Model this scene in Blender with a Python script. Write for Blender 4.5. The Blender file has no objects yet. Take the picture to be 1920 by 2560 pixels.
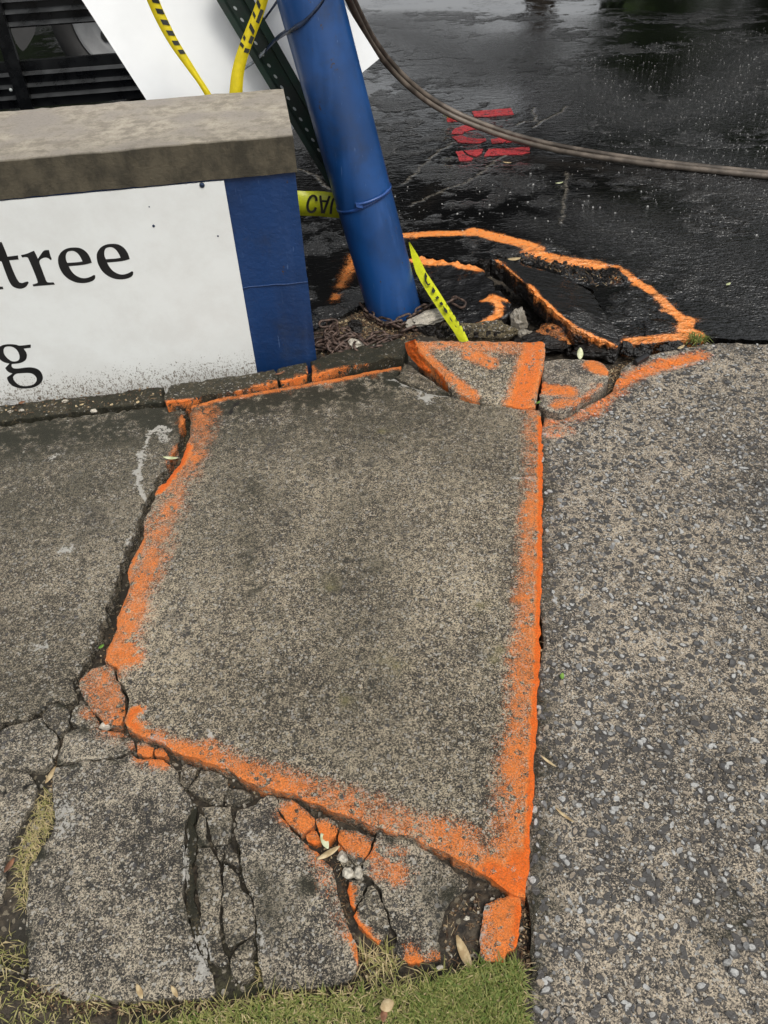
import bpy, math, random
import numpy as np
from mathutils import Vector, Matrix, noise as mnoise
from mathutils.geometry import delaunay_2d_cdt
random.seed(7); rng = np.random.default_rng(7)
scn = bpy.context.scene
COL = scn.collection

# ------------------------------------------------------------------ camera
FPX = 1923.0; CX, CY = 960.0, 1280.0; CH = 1.5
dn = np.array([1071-CX, 3400-CY, FPX]); dn /= np.linalg.norm(dn)
up_c = -dn
Yc = np.array([0, 0, 1.0]); Yc = Yc - up_c*(Yc@up_c); Yc /= np.linalg.norm(Yc)
Xc = np.cross(Yc, up_c)
RM = np.array([Xc, Yc, up_c])                    # camera (x right, y down, z forward) -> world
CAM = np.array([0, 0, CH])
cd = bpy.data.cameras.new('camera'); cam = bpy.data.objects.new('camera', cd); COL.objects.link(cam)
cd.sensor_fit = 'VERTICAL'; cd.sensor_height = 24.0; cd.lens = FPX/2560*24.0
cd.clip_start = 0.02; cd.clip_end = 500
m3 = Matrix(((RM[0][0], -RM[0][1], -RM[0][2]), (RM[1][0], -RM[1][1], -RM[1][2]), (RM[2][0], -RM[2][1], -RM[2][2])))
cam.matrix_world = Matrix.Translation(CAM) @ m3.to_4x4()
scn.camera = cam

# ------------------------------------------------------------------ sky, sun, exposure
SUN_EL, SUN_AZ = math.radians(58), math.radians(150)      # high, veiled by cloud, behind and right of the camera
w = bpy.data.worlds.new('World'); scn.world = w; w.use_nodes = True
nt = w.node_tree; nt.nodes.clear()
sky = nt.nodes.new('ShaderNodeTexSky'); sky.sky_type = 'NISHITA'; sky.sun_disc = False
sky.sun_elevation = SUN_EL; sky.sun_rotation = SUN_AZ
sky.dust_density = 4.0; sky.air_density = 1.0; sky.ozone_density = 1.0
hs = nt.nodes.new('ShaderNodeHueSaturation'); hs.inputs['Saturation'].default_value = 0.12
bg = nt.nodes.new('ShaderNodeBackground'); bg.inputs['Strength'].default_value = 0.13
wo = nt.nodes.new('ShaderNodeOutputWorld')
nt.links.new(sky.outputs[0], hs.inputs['Color']); nt.links.new(hs.outputs[0], bg.inputs['Color']); nt.links.new(bg.outputs[0], wo.inputs[0])
sd = bpy.data.lights.new('sun', 'SUN'); sd.energy = 1.3; sd.angle = math.radians(25); sd.color = (1, 0.94, 0.83)
sun = bpy.data.objects.new('sun', sd); COL.objects.link(sun)
sdir = Vector((math.sin(SUN_AZ)*math.cos(SUN_EL), math.cos(SUN_AZ)*math.cos(SUN_EL), math.sin(SUN_EL)))
sun.rotation_euler = sdir.to_track_quat('Z', 'Y').to_euler(); sun.location = (0, 0, 6)
vs = scn.view_settings; vs.view_transform = 'Standard'; vs.look = 'None'; vs.gamma = 1; vs.exposure = 0.30
vs.use_curve_mapping = False
scn.cycles.max_bounces = 6; scn.cycles.use_denoising = True

# ------------------------------------------------------------------ placing helpers (photo pixel -> point in the place)
def ray(x, y):
    return RM @ np.array([(x-CX)/FPX, (y-CY)/FPX, 1.0])
def G(x, y, z=0.0):                       # point at height z
    r = ray(x, y); return CAM + r*((z-CH)/r[2])
def D(x, y, zc):                          # point at camera depth zc
    return CAM + ray(x, y)*zc
WP = np.array([-0.439, 2.458, 0.0]); WYAW = math.radians(6.63)
WU = np.array([math.cos(WYAW), math.sin(WYAW), 0]); WN = np.array([-math.sin(WYAW), math.cos(WYAW), 0])
def V(x, y, d=0.0):                       # point on a plane parallel to the sign wall, d metres behind its face
    r = ray(x, y); return CAM + r*(((WP-CAM)@WN + d)/(r@WN))
def wl(u, d, z):                          # wall frame: u along, d behind the face, z up
    return WP + WU*u + WN*d + np.array([0, 0, z])

# ------------------------------------------------------------------ object helpers
def mesh_obj(name, verts, faces, mat, parent=None, smooth=False, attrs=None):
    me = bpy.data.meshes.new(name); me.from_pydata([tuple(map(float, v)) for v in verts], [], [tuple(map(int, f)) for f in faces])
    if attrs:
        for k, a in attrs.items():
            at = me.attributes.new(k, 'FLOAT', 'POINT'); at.data.foreach_set('value', np.asarray(a, dtype=np.float32))
    if smooth: me.polygons.foreach_set('use_smooth', [True]*len(me.polygons))
    me.update()
    if mat: me.materials.append(mat)
    o = bpy.data.objects.new(name, me); COL.objects.link(o)
    if parent: o.parent = parent
    return o
def empty(name, loc=(0, 0, 0)):
    o = bpy.data.objects.new(name, None); COL.objects.link(o); o.empty_display_size = 0.1
    return o
def tag(o, label=None, cat=None, group=None, kind=None):
    if label: o['label'] = label
    if cat: o['category'] = cat
    if group: o['group'] = group
    if kind: o['kind'] = kind
    return o
def box_geo(P, inset=0.0):                # P(u,d,z) mapper list of 8 corners -> verts/faces
    f = [(0,1,3,2),(4,6,7,5),(0,4,5,1),(2,3,7,6),(0,2,6,4),(1,5,7,3)]
    return P, f
def tube_geo(path, r, n=8, closed=False, caps=True):
    path = [np.array(p, float) for p in path]; N = len(path); vs_, fs = [], []
    prev = None
    for i, p in enumerate(path):
        a = path[(i-1) % N] if (closed or i > 0) else p
        b = path[(i+1) % N] if (closed or i < N-1) else p
        t = b-a; t /= (np.linalg.norm(t)+1e-12)
        ref = prev if prev is not None else (np.array([0, 0, 1.]) if abs(t[2]) < .9 else np.array([1., 0, 0]))
        u = ref - t*(ref@t); u /= np.linalg.norm(u); prev = u; v = np.cross(t, u)
        rr = r[i] if hasattr(r, '__len__') else r
        for k in range(n):
            an = 2*math.pi*k/n; vs_.append(p + rr*(math.cos(an)*u + math.sin(an)*v))
    for i in range(N if closed else N-1):
        j = (i+1) % N
        for k in range(n):
            k2 = (k+1) % n; fs.append((i*n+k, i*n+k2, j*n+k2, j*n+k))
    if caps and not closed:
        fs.append(tuple(range(n-1, -1, -1))); fs.append(tuple((N-1)*n+k for k in range(n)))
    return vs_, fs
def smooth_path(pts, m=6):                # Catmull-Rom
    pts = [np.array(p, float) for p in pts]; out = []
    P = [2*pts[0]-pts[1]] + pts + [2*pts[-1]-pts[-2]]
    for i in range(1, len(P)-2):
        for k in range(m):
            t = k/m
            out.append(.5*((2*P[i]) + (P[i+1]-P[i-1])*t + (2*P[i-1]-5*P[i]+4*P[i+1]-P[i+2])*t*t + (-P[i-1]+3*P[i]-3*P[i+1]+P[i+2])*t**3))
    out.append(pts[-1]); return out
def inside(poly, pts):
    x, y = pts[:, 0], pts[:, 1]; res = np.zeros(len(pts), bool); n = len(poly)
    for i in range(n):
        x1, y1 = poly[i]; x2, y2 = poly[(i+1) % n]
        c = ((y1 > y) != (y2 > y))
        if y1 != y2: res ^= c & (x < (x2-x1)*(y-y1)/(y2-y1)+x1)
    return res
def seg_dist(pts, a, b):
    ab = b-a; t = np.clip(((pts-a)@ab)/(ab@ab+1e-12), 0, 1)
    return np.linalg.norm(pts-(a+t[:, None]*ab), axis=1)
def poly_dist(pts, line, closed=False):
    d = np.full(len(pts), 9.0); n = len(line)
    for i in range(n if closed else n-1):
        d = np.minimum(d, seg_dist(pts, line[i], line[(i+1) % n]))
    if n == 1: d = np.linalg.norm(pts-line[0], axis=1)
    return d

# ------------------------------------------------------------------ materials
class NT:
    def __init__(s, name):
        s.m = bpy.data.materials.new(name); s.m.use_nodes = True; s.t = s.m.node_tree; s.t.nodes.clear()
        s.out = s.t.nodes.new('ShaderNodeOutputMaterial'); s.b = s.t.nodes.new('ShaderNodeBsdfPrincipled')
        s.t.links.new(s.b.outputs[0], s.out.inputs[0])
        s.pos = s.t.nodes.new('ShaderNodeNewGeometry').outputs['Position']
    def set(s, sock, v):
        if hasattr(v, 'is_linked') or isinstance(v, bpy.types.NodeSocket): s.t.links.new(v, sock)
        elif isinstance(v, tuple) and len(v) == 3 and sock.type == 'RGBA': sock.default_value = (*v, 1)
        else: sock.default_value = v
    def n(s, ty, ins={}, **pr):
        nd = s.t.nodes.new(ty)
        for k, v in pr.items(): setattr(nd, k, v)
        for k, v in ins.items(): s.set(nd.inputs[k], v)
        return nd
    def scale(s, v, sx, sy, sz): return s.n('ShaderNodeVectorMath', {0: v, 1: (sx, sy, sz)}, operation='MULTIPLY').outputs[0]
    def noise(s, sc, det=3, rough=.55, v=None, dist=0): return s.n('ShaderNodeTexNoise', {'Vector': v or s.pos, 'Scale': sc, 'Detail': det, 'Roughness': rough, 'Distortion': dist}).outputs[0]
    def voro(s, sc, out='Color', feat='F1', rnd=1.0, v=None):
        nd = s.n('ShaderNodeTexVoronoi', {'Vector': v or s.pos, 'Scale': sc, 'Randomness': rnd}, feature=feat)
        return nd.outputs[out]
    def sep(s, c): return s.n('ShaderNodeSeparateColor', {0: c}).outputs[0]
    def xyz(s, c, i): return s.n('ShaderNodeSeparateXYZ', {0: c}).outputs[i]
    def math(s, op, a, b=0.0, c=0.0, clamp=False):
        nd = s.n('ShaderNodeMath', {0: a, 1: b}, operation=op, use_clamp=clamp)
        if op in ('MULTIPLY_ADD',): s.set(nd.inputs[2], c)
        return nd.outputs[0]
    def ss(s, v, a, b, lo=0.0, hi=1.0):
        return s.n('ShaderNodeMapRange', {0: v, 1: a, 2: b, 3: lo, 4: hi}, interpolation_type='SMOOTHSTEP').outputs[0]
    def mix(s, f, a, b, mode='MIX'):
        nd = s.n('ShaderNodeMix', {}, data_type='RGBA', blend_type=mode)
        s.set(nd.inputs[0], f); s.set(nd.inputs[6], a); s.set(nd.inputs[7], b); return nd.outputs[2]
    def mixf(s, f, a, b):
        nd = s.n('ShaderNodeMix', {}, data_type='FLOAT'); s.set(nd.inputs[0], f); s.set(nd.inputs[2], a); s.set(nd.inputs[3], b); return nd.outputs[0]
    def attr(s, name): return s.n('ShaderNodeAttribute', {}, attribute_name=name).outputs['Fac']
    def bump(s, h, strength=.5, dist=.003, nrm=None):
        nd = s.n('ShaderNodeBump', {'Height': h, 'Strength': strength, 'Distance': dist})
        if nrm: s.t.links.new(nrm, nd.inputs['Normal'])
        return nd.outputs[0]
    def fin(s, col=None, rough=None, nrm=None, **kw):
        if col is not None: s.set(s.b.inputs['Base Color'], col)
        if rough is not None: s.set(s.b.inputs['Roughness'], rough)
        if nrm is not None: s.set(s.b.inputs['Normal'], nrm)
        for k, v in kw.items(): s.set(s.b.inputs[k], v)
        return s.m
ORANGE = (0.90, 0.165, 0.016); ORANGE2 = (0.90, 0.225, 0.035)

def paint_mask(k, worn=1.0):
    p = k.attr('paint')
    a = k.math('MULTIPLY_ADD', k.math('SUBTRACT', k.noise(480, 2, .75), .5), 2.4*worn, p)
    a = k.math('MULTIPLY_ADD', k.math('SUBTRACT', k.noise(150, 3, .65), .5), .8*worn, a)
    a = k.math('MULTIPLY_ADD', k.math('SUBTRACT', k.noise(34, 4, .65), .5), .9*worn, a)
    a = k.math('MULTIPLY_ADD', k.math('SUBTRACT', k.noise(8, 3, .55), .5), .9*worn, a)
    g = k.sep(k.voro(105)); hole = k.math('GREATER_THAN', g, .93)
    a = k.math('SUBTRACT', a, k.math('MULTIPLY', hole, .4*worn))
    return k.math('MULTIPLY', k.ss(a, .34, .72), k.ss(p, .03, .2))

def concrete(name, tan=(.40, .355, .27), dark=(.030, .029, .027), mid=(.135, .122, .098), grit=1.0, spread=.0, dirtcol=(.026, .026, .017), wet=.12, bstr=.9, patch=1.0):
    k = NT(name)
    big = k.noise(2.1, 4, .6); med = k.noise(11, 4, .6); fine = k.noise(270*grit, 3, .75); mic = k.noise(640*grit, 2, .8)
    g1 = k.sep(k.voro(215*grit)); g2 = k.sep(k.voro(430*grit))
    amp = k.ss(k.noise(4.5, 4, .6), .34, .66, 1.3, 3.1)
    f = k.math('MULTIPLY_ADD', k.math('SUBTRACT', fine, .5), amp, .5+spread)
    f = k.math('MULTIPLY_ADD', k.math('SUBTRACT', k.noise(48, 4, .65), .5), 1.5, f)
    f = k.math('MULTIPLY_ADD', k.math('SUBTRACT', med, .5), 1.1*patch, f)
    f = k.math('MULTIPLY_ADD', k.math('SUBTRACT', big, .5), 1.2*patch, f)
    f = k.math('MULTIPLY_ADD', k.math('SUBTRACT', g2, .5), 1.0, f)
    f = k.math('MULTIPLY_ADD', k.math('SUBTRACT', mic, .5), 2.3, f)
    c = k.mix(k.ss(f, .05, .6), dark, mid); c = k.mix(k.ss(f, .5, 1.05), c, tan)
    c = k.mix(k.math('MULTIPLY', k.math('GREATER_THAN', g1, .93), .75), c, (.50, .48, .43))          # pale grit
    c = k.mix(k.math('MULTIPLY', k.math('LESS_THAN', g1, .12), .75), c, (.035, .036, .038))            # dark grit
    c = k.mix(k.math('MULTIPLY', k.ss(k.noise(5.0, 4, .6), .55, .70), .42), c, (.040, .038, .036))      # old stains
    c = k.mix(k.math('MULTIPLY', k.ss(k.noise(17, 3, .5), .69, .74), .6), c, (.042, .044, .048))         # tar and gum spots
    c = k.mix(k.math('MULTIPLY', k.ss(k.noise(13, 3, .5, v=k.scale(k.pos, 1.0, .8, 1)), .66, .76), .35), c, (.36, .33, .27))   # worn pale patches
    vd = k.n('ShaderNodeTexVoronoi', {'Vector': k.pos, 'Scale': 62*grit}); cell = k.sep(vd.outputs['Color']); ston = k.math('MULTIPLY', k.math('GREATER_THAN', cell, .87), k.ss(vd.outputs['Distance'], .34, .26))
    c = k.mix(k.math('MULTIPLY', ston, .8), c, k.mix(k.math('GREATER_THAN', cell, .94), (.075, .075, .08), (.30, .29, .27)))        # single exposed stones
    d = k.attr('dirt'); d = k.math('MULTIPLY', d, k.ss(k.math('MULTIPLY_ADD', k.math('SUBTRACT', med, .5), 1.2, k.noise(45, 3, .6)), .2, .62))
    d = k.math('MULTIPLY', d, k.ss(mic, .70, .45, .9, 1.7), clamp=True)
    c = k.mix(d, c, dirtcol)
    c = k.mix(k.math('MULTIPLY', k.attr('olive'), k.ss(fine, .3, .6, .45, .85)), c, (.20, .18, .075))
    c = k.mix(k.ss(k.attr('crack'), .35, .6), c, (.012, .011, .010))
    wh = k.attr('white'); wm = k.ss(k.math('MULTIPLY_ADD', k.math('SUBTRACT', k.noise(120, 3, .7), .5), 1.8, wh), .42, .62)
    wm = k.math('MULTIPLY', wm, k.ss(wh, .02, .15))
    c = k.mix(wm, c, k.mix(k.noise(70, 2), (.30, .29, .26), (.62, .60, .55)))
    pm = paint_mask(k)
    oc = k.mix(k.ss(k.attr('paint'), .75, 1.15), k.mix(k.noise(60, 3), ORANGE2, (.86, .285, .075)), ORANGE)
    oc = k.mix(k.math('MULTIPLY', k.ss(fine, .58, .40), .45), oc, (.30, .10, .03))
    oc = k.mix(k.math('MULTIPLY', k.ss(k.noise(55, 4, .65), .54, .72), .55), oc, (.16, .07, .03))      # grime trodden into the paint
    c = k.mix(pm, c, oc)
    h = k.math('MULTIPLY_ADD', fine, 1.0, k.math('MULTIPLY', g2, .35)); h = k.math('MULTIPLY_ADD', k.noise(60, 3, .6), .9, h); h = k.math('MULTIPLY_ADD', mic, .6, h)
    r = k.mixf(pm, k.ss(mic, .35, .65, .55-wet, .95-wet), .55)
    return k.fin(c, r, k.bump(h, bstr, .004), **{'Specular IOR Level': .28})
M = {}
M['concrete'] = concrete('slab_concrete', tan=(.62, .53, .385), mid=(.205, .176, .131), dark=(.028, .0245, .020), spread=.0, patch=.75)
M['concrete_left'] = concrete('damp_slab_concrete', tan=(.54, .465, .345), mid=(.165, .142, .107), dark=(.026, .023, .018), spread=-.02, patch=.9)
M['concrete_old'] = concrete('weathered_concrete', tan=(.56, .49, .375), mid=(.19, .168, .133), dark=(.030, .028, .025), spread=.02, grit=1.05, patch=1.3)
M['concrete_frag'] = concrete('fragment_concrete', tan=(.44, .385, .29), mid=(.165, .143, .108), dark=(.032, .029, .024))
M['footing'] = concrete('footing_concrete', tan=(.21, .17, .10), mid=(.08, .066, .04), dark=(.022, .019, .013), spread=-.05)
M['drive'] = concrete('driveway_cement', tan=(.56, .475, .36), mid=(.20, .175, .143), dark=(.045, .042, .039), grit=.95, spread=.0, patch=1.2, bstr=.8)

def stone_mat(name, pale=(.42, .42, .405), dk=(.075, .074, .074), warm=(.30, .25, .19), paint=False):
    k = NT(name); t = k.attr('tint'); n1 = k.noise(140, 4, .65)
    c = k.mix(k.ss(t, .0, .75), dk, pale); c = k.mix(k.math('GREATER_THAN', t, .9), c, warm)
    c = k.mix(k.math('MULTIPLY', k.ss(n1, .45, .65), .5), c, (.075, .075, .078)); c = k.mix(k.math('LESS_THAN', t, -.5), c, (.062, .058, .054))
    if paint:
        c = k.mix(paint_mask(k), c, ORANGE2)
    return k.fin(c, k.ss(n1, .3, .7, .22, .5), k.bump(n1, .7, .003), **{'Specular IOR Level': .5})
M['stones'] = stone_mat('driveway_stone', paint=True)
M['rubble'] = stone_mat('rubble_stone', pale=(.50, .46, .38), dk=(.16, .14, .11))

def asphalt(name, rmin=.05, rmax=.34, base=(.0032, .0033, .0034), relief=1.0, film=1.0, smooth=.22):
    k = NT(name)
    big = k.noise(1.3, 4, .6); med = k.noise(7, 4, .6); fine = k.noise(150, 3, .7)
    ripple = k.noise(30, 3, .55, v=k.scale(k.pos, .6, 1.5, 1), dist=.6); lump = k.noise(62, 3, .6); swell = k.noise(8.5, 3, .6, v=k.scale(k.pos, .7, 1.35, 1), dist=.8)
    g = k.sep(k.voro(95)); gd = k.voro(95, 'Distance')
    coarse = k.math('MAXIMUM', k.ss(k.math('ADD', big, k.math('MULTIPLY', k.math('SUBTRACT', med, .5), .5)), .5, .62), k.attr('coarse'))
    c = k.mix(k.math('MULTIPLY', k.math('GREATER_THAN', g, .80), coarse), base, (.035, .036, .038))
    c = k.mix(k.math('MULTIPLY', k.ss(med, .45, .7), coarse), c, (.014, .0135, .013))
    ck = k.attr('crack'); ckm = k.math('MULTIPLY', k.ss(ck, .3, .7), k.ss(k.noise(40, 3), .34, .6))
    c = k.mix(k.math('MULTIPLY', ckm, .7), c, (.16, .145, .12))
    pm = paint_mask(k, .6)
    oc = k.mix(k.ss(k.noise(50, 3), .35, .65), (.86, .25, .045), (.84, .33, .10)); oc = k.mix(k.math('MULTIPLY', k.ss(k.noise(75, 4, .7), .55, .68), .65), oc, (.12, .05, .02))
    c = k.mix(pm, c, oc)
    h = k.math('MULTIPLY', ripple, 1.0*relief); h = k.math('MULTIPLY_ADD', lump, .45*relief, h); h = k.math('MULTIPLY_ADD', swell, 1.1*relief, h)
    h = k.math('MULTIPLY_ADD', k.math('MULTIPLY', k.math('SUBTRACT', 1.0, gd), coarse), .55*relief, h)
    h = k.math('MULTIPLY_ADD', fine, .16*relief, h)
    h = k.math('MULTIPLY_ADD', ck, -1.6, h)
    flat = k.attr('puddle')
    h = k.math('MULTIPLY', h, k.mixf(coarse, smooth, 1.0))
    h = k.math('MULTIPLY', h, k.math('SUBTRACT', 1.0, k.math('MULTIPLY', flat, .9)))
    r = k.mixf(coarse, k.ss(med, .35, .65, rmin, rmin+.09), k.ss(fine, .35, .65, rmax*.7, rmax*1.2))
    r = k.mixf(flat, r, .025); r = k.mixf(pm, r, .42)
    nb = k.bump(h, 1.0, .0105)
    return k.fin(c, r, nb, **{'Specular IOR Level': k.mixf(coarse, .3, .85), 'Coat Weight': film*.6, 'Coat Roughness': k.mixf(coarse, .03, .16), 'Coat IOR': 1.33, 'Coat Normal': nb})
M['asphalt'] = asphalt('wet_asphalt')
M['asphalt_dry'] = asphalt('broken_asphalt', .12, .45, (.006, .006, .0065), 1.5, .8, .5)
M['asphalt_face'] = asphalt('asphalt_broken_face', .3, .7, (.012, .0102, .009), 2.4, .25, 1.0)

def simple(name, col, rough=.5, var=.15, nsc=20, bsc=0, bstr=.3, bdist=.002, spec=.5, **kw):
    k = NT(name); n1 = k.noise(nsc, 4, .6)
    dk = tuple(c*(1-var*1.6) for c in col); lt = tuple(min(1, c*(1+var)) for c in col)
    c = k.mix(k.ss(n1, .32, .68), dk, lt)
    nrm = k.bump(k.noise(bsc, 4, .6), bstr, bdist) if bsc else None
    return k.fin(c, k.ss(n1, .3, .7, max(.02, rough-.06), min(1, rough+.08)), nrm, **{'Specular IOR Level': spec, **kw})
def soil_mat():
    k = NT('dark_soil'); n1 = k.noise(55, 5, .7); n2 = k.noise(6, 3); g = k.sep(k.voro(140))
    c = k.mix(k.ss(n1, .35, .68), (.014, .011, .008), (.085, .066, .044)); c = k.mix(k.ss(n2, .45, .65), c, (.022, .019, .013))
    c = k.mix(k.math('MULTIPLY', k.math('GREATER_THAN', g, .94), .7), c, (.20, .17, .12))
    gl = k.attr('green'); c = k.mix(k.math('MULTIPLY', gl, k.ss(n1, .35, .6)), c, (.045, .055, .02))
    return k.fin(c, .75, k.bump(n1, 1.0, .008))
M['soil'] = soil_mat()
def blue_paint(name, col, rough, bsc, bstr):
    k = NT(name); n1 = k.noise(3.5, 4, .6); n2 = k.noise(60, 4, .6); n3 = k.noise(bsc, 4, .65)
    streak = k.noise(16, 3, .6, v=k.scale(k.pos, 1.0, 1.0, .07))
    c = k.mix(k.ss(n1, .35, .65), tuple(v*.78 for v in col), tuple(v*1.18 for v in col))
    c = k.mix(k.math('MULTIPLY', k.ss(streak, .55, .72), .28), c, tuple(min(1, v*1.5+.02) for v in col))
    c = k.mix(k.math('MULTIPLY', k.ss(n2, .66, .74), .55), c, (.02, .03, .05))
    ch = k.noise(28, 5, .75, v=k.scale(k.pos, 1, 1, .6)); c = k.mix(k.ss(ch, .655, .69), c, (.045, .028, .018))
    sc = k.noise(120, 2, .5, v=k.scale(k.pos, 1, 1, .10)); c = k.mix(k.math('MULTIPLY', k.ss(sc, .70, .76), .4), c, (.10, .17, .34))
    c = k.mix(k.math('MULTIPLY', k.ss(k.noise(5, 5, .7), .5, .72), .4), c, (.018, .022, .028))
    return k.fin(c, k.ss(streak, .3, .7, rough-.07, rough+.1), k.bump(n3, bstr, .003), **{'Specular IOR Level': .5})
M['wall_blue'] = blue_paint('blue_block_paint', (.005, .030, .108), .45, 48, 1.0)
M['pole_blue'] = blue_paint('blue_pole_paint', (.006, .050, .178), .36, 9, .12)
def cap_mat():
    k = NT('stained_cap_stone'); n1 = k.noise(24, 5, .72); n2 = k.noise(110, 4, .7); n3 = k.noise(6, 3)
    c = k.mix(k.ss(n1, .36, .64), (.24, .213, .173), (.43, .385, .312)); c = k.mix(k.ss(n3, .42, .66), c, (.29, .262, .23))
    c = k.mix(k.math('MULTIPLY', k.ss(n2, .5, .7), .35), c, (.10, .085, .07))
    st = k.attr('stain')                       # grime and algae film on the upright faces
    fr = k.mix(k.ss(k.noise(15, 4, .65, v=k.scale(k.pos, 1, 1, .7)), .35, .66), (.036, .031, .020), (.085, .072, .047))
    c = k.mix(st, c, fr)
    return k.fin(c, .8, k.bump(k.math('ADD', n2, k.math('MULTIPLY', n1, .6)), .6, .004))
M['cap'] = cap_mat()
def board_mat():
    k = NT('white_sign_face'); z = k.xyz(k.pos, 2)
    sp = k.noise(210, 4, .75, v=k.scale(k.pos, 1.0, 1.0, .6)); sp2 = k.noise(60, 3, .7)
    lim = k.ss(z, .22, .0, .82, .50)                     # mud splashed up from the ground
    s = k.ss(k.math('MULTIPLY_ADD', k.math('SUBTRACT', sp2, .5), .35, sp), lim, k.math('ADD', lim, .06))
    c = k.mix(s, k.mix(k.ss(k.noise(6, 5, .7), .35, .7), (.76, .785, .775), (.70, .715, .70)), (.13, .115, .09))
    c = k.mix(k.ss(z, .16, -.02, 0, .30), c, (.42, .38, .33))
    return k.fin(c, .32, None, **{'Specular IOR Level': .4})
M['board'] = board_mat()
M['letter'] = simple('black_vinyl', (.012, .012, .013), .35, .1)
M['screw'] = simple('blue_screw', (.03, .05, .10), .4, Metallic=.6)
M['panel'] = simple('white_metal_panel', (.80, .82, .83), .35, .03, 4)
M['post_green'] = simple('dark_green_post_paint', (.005, .020, .012), .75, .35, 14, 40, .3)
M['hole'] = simple('pale_hole_light', (.36, .39, .38), .6, .1)
M['post_blue'] = simple('blue_smear', (.012, .035, .13), .45)
def tape_mat(name, col, tr=.25):
    k = NT(name); n1 = k.noise(38, 3, .6)
    c = k.mix(k.ss(n1, .3, .7), tuple(v*.86 for v in col), col)
    k.fin(c, .32, k.bump(k.noise(30, 4, .6), .35, .004), **{'Specular IOR Level': .4})
    t = k.n('ShaderNodeBsdfTranslucent', {'Color': c}); mx = k.n('ShaderNodeMixShader', {0: tr, 1: k.b.outputs[0], 2: t.outputs[0]})
    k.t.links.new(mx.outputs[0], k.out.inputs[0]); return k.m
M['tape'] = tape_mat('caution_tape_yellow', (.80, .66, .018))
M['tape_lime'] = tape_mat('caution_tape_lime', (.74, .78, .03))
M['tape_ink'] = simple('tape_ink', (.014, .016, .012), .4)
M['cable'] = simple('weathered_cable_jacket', (.12, .098, .078), .45, .35, 9, 90, .4)
M['strap'] = simple('dark_blue_strap', (.010, .022, .055), .3, .3, 30)
M['strap_clear'] = simple('clear_strap_end', (.30, .33, .36), .2, .3, 40)
M['tie'] = simple('blue_cable_tie', (.022, .07, .24), .3)
M['rust'] = simple('rusted_chain', (.10, .066, .052), .55, .5, 60, 120, .6, Metallic=.35)
M['fence'] = simple('black_fence_coat', (.006, .0065, .007), .28, .3, 10)
M['ridge'] = simple('highlit_black_ridge', (.03, .032, .034), .3, .3, 10, spec=.8)  # lighter than the fence coat: paints in the grey highlight along each ridge
M['tyre'] = simple('tyre_rubber', (.010, .010, .010), .7)
M['rim'] = simple('grey_wheel', (.12, .125, .13), .5, .15, 8)
M['truckbody'] = simple('dark_truck_body', (.008, .008, .009), .4)
M['plastic'] = simple('black_plastic', (.012, .012, .013), .35)
def leaf_mat(name, a, b):
    k = NT(name); n1 = k.noise(60, 3); c = k.mix(k.ss(n1, .35, .65), a, b)
    return k.fin(c, .6, k.bump(n1, .4, .002))
M['leaf_tan'] = leaf_mat('dry_leaf', (.34, .24, .12), (.55, .44, .26))
M['leaf_brown'] = leaf_mat('brown_leaf', (.12, .05, .025), (.26, .12, .06))
M['leaf_pale'] = leaf_mat('pale_green_leaf', (.42, .46, .24), (.60, .62, .42))
M['leaf_green'] = leaf_mat('fresh_green_leaf', (.10, .22, .03), (.20, .34, .06))
def grass_mat():
    k = NT('lawn_grass'); t = k.attr('tint')
    c = k.mix(k.ss(t, 0, .55), (.125, .185, .038), (.31, .31, .105)); c = k.mix(k.ss(t, .55, .95), c, (.58, .47, .27))
    k.fin(c, .5, None, **{'Specular IOR Level': .3})
    tr = k.n('ShaderNodeBsdfTranslucent', {'Color': c}); mx = k.n('ShaderNodeMixShader', {0: .25, 1: k.b.outputs[0], 2: tr.outputs[0]})
    k.t.links.new(mx.outputs[0], k.out.inputs[0]); return k.m
M['grass'] = grass_mat()
def litter_mat():
    k = NT('litter'); t = k.attr('tint')
    c = k.mix(k.ss(t, 0, .5), (.035, .018, .011), (.15, .09, .045)); c = k.mix(k.ss(t, .5, 1), c, (.45, .36, .22))
    return k.fin(c, .7)
M['litter'] = litter_mat()
def foliage_mat():
    k = NT('foliage'); t = k.attr('tint'); c = k.mix(t, (.015, .035, .008), (.06, .10, .025)); return k.fin(c, .5)
M['foliage'] = foliage_mat()
M['bark'] = simple('bark', (.07, .055, .04), .9, .3, 20, 30, .8, .01)

# ------------------------------------------------------------------ paint strokes (spray marks left by the utility crew)
STROKES = {}
def stroke(kind, tags, pts, r, dens=1.0, soft=None, z=.025, zs=None):
    line = np.array([G(p[0], p[1], p[2] if len(p) > 2 else z)[:2] for p in pts])
    for t in tags.split():
        STROKES.setdefault((kind, t), []).append((line, r, dens, soft if soft is not None else r*.45))
def eval_strokes(kind, tags, pts):
    v = np.zeros(len(pts))
    for t in tags.split():
        for line, r, dens, soft in STROKES.get((kind, t), []):
            lo = line.min(0)-r-soft; hi = line.max(0)+r+soft
            m = np.all((pts > lo) & (pts < hi), axis=1)
            if m.any():
                d = poly_dist(pts[m], line)
                v[m] = np.maximum(v[m], dens*np.clip((r+soft-d)/(2*soft), 0, 1))
    return v
S = stroke
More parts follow.
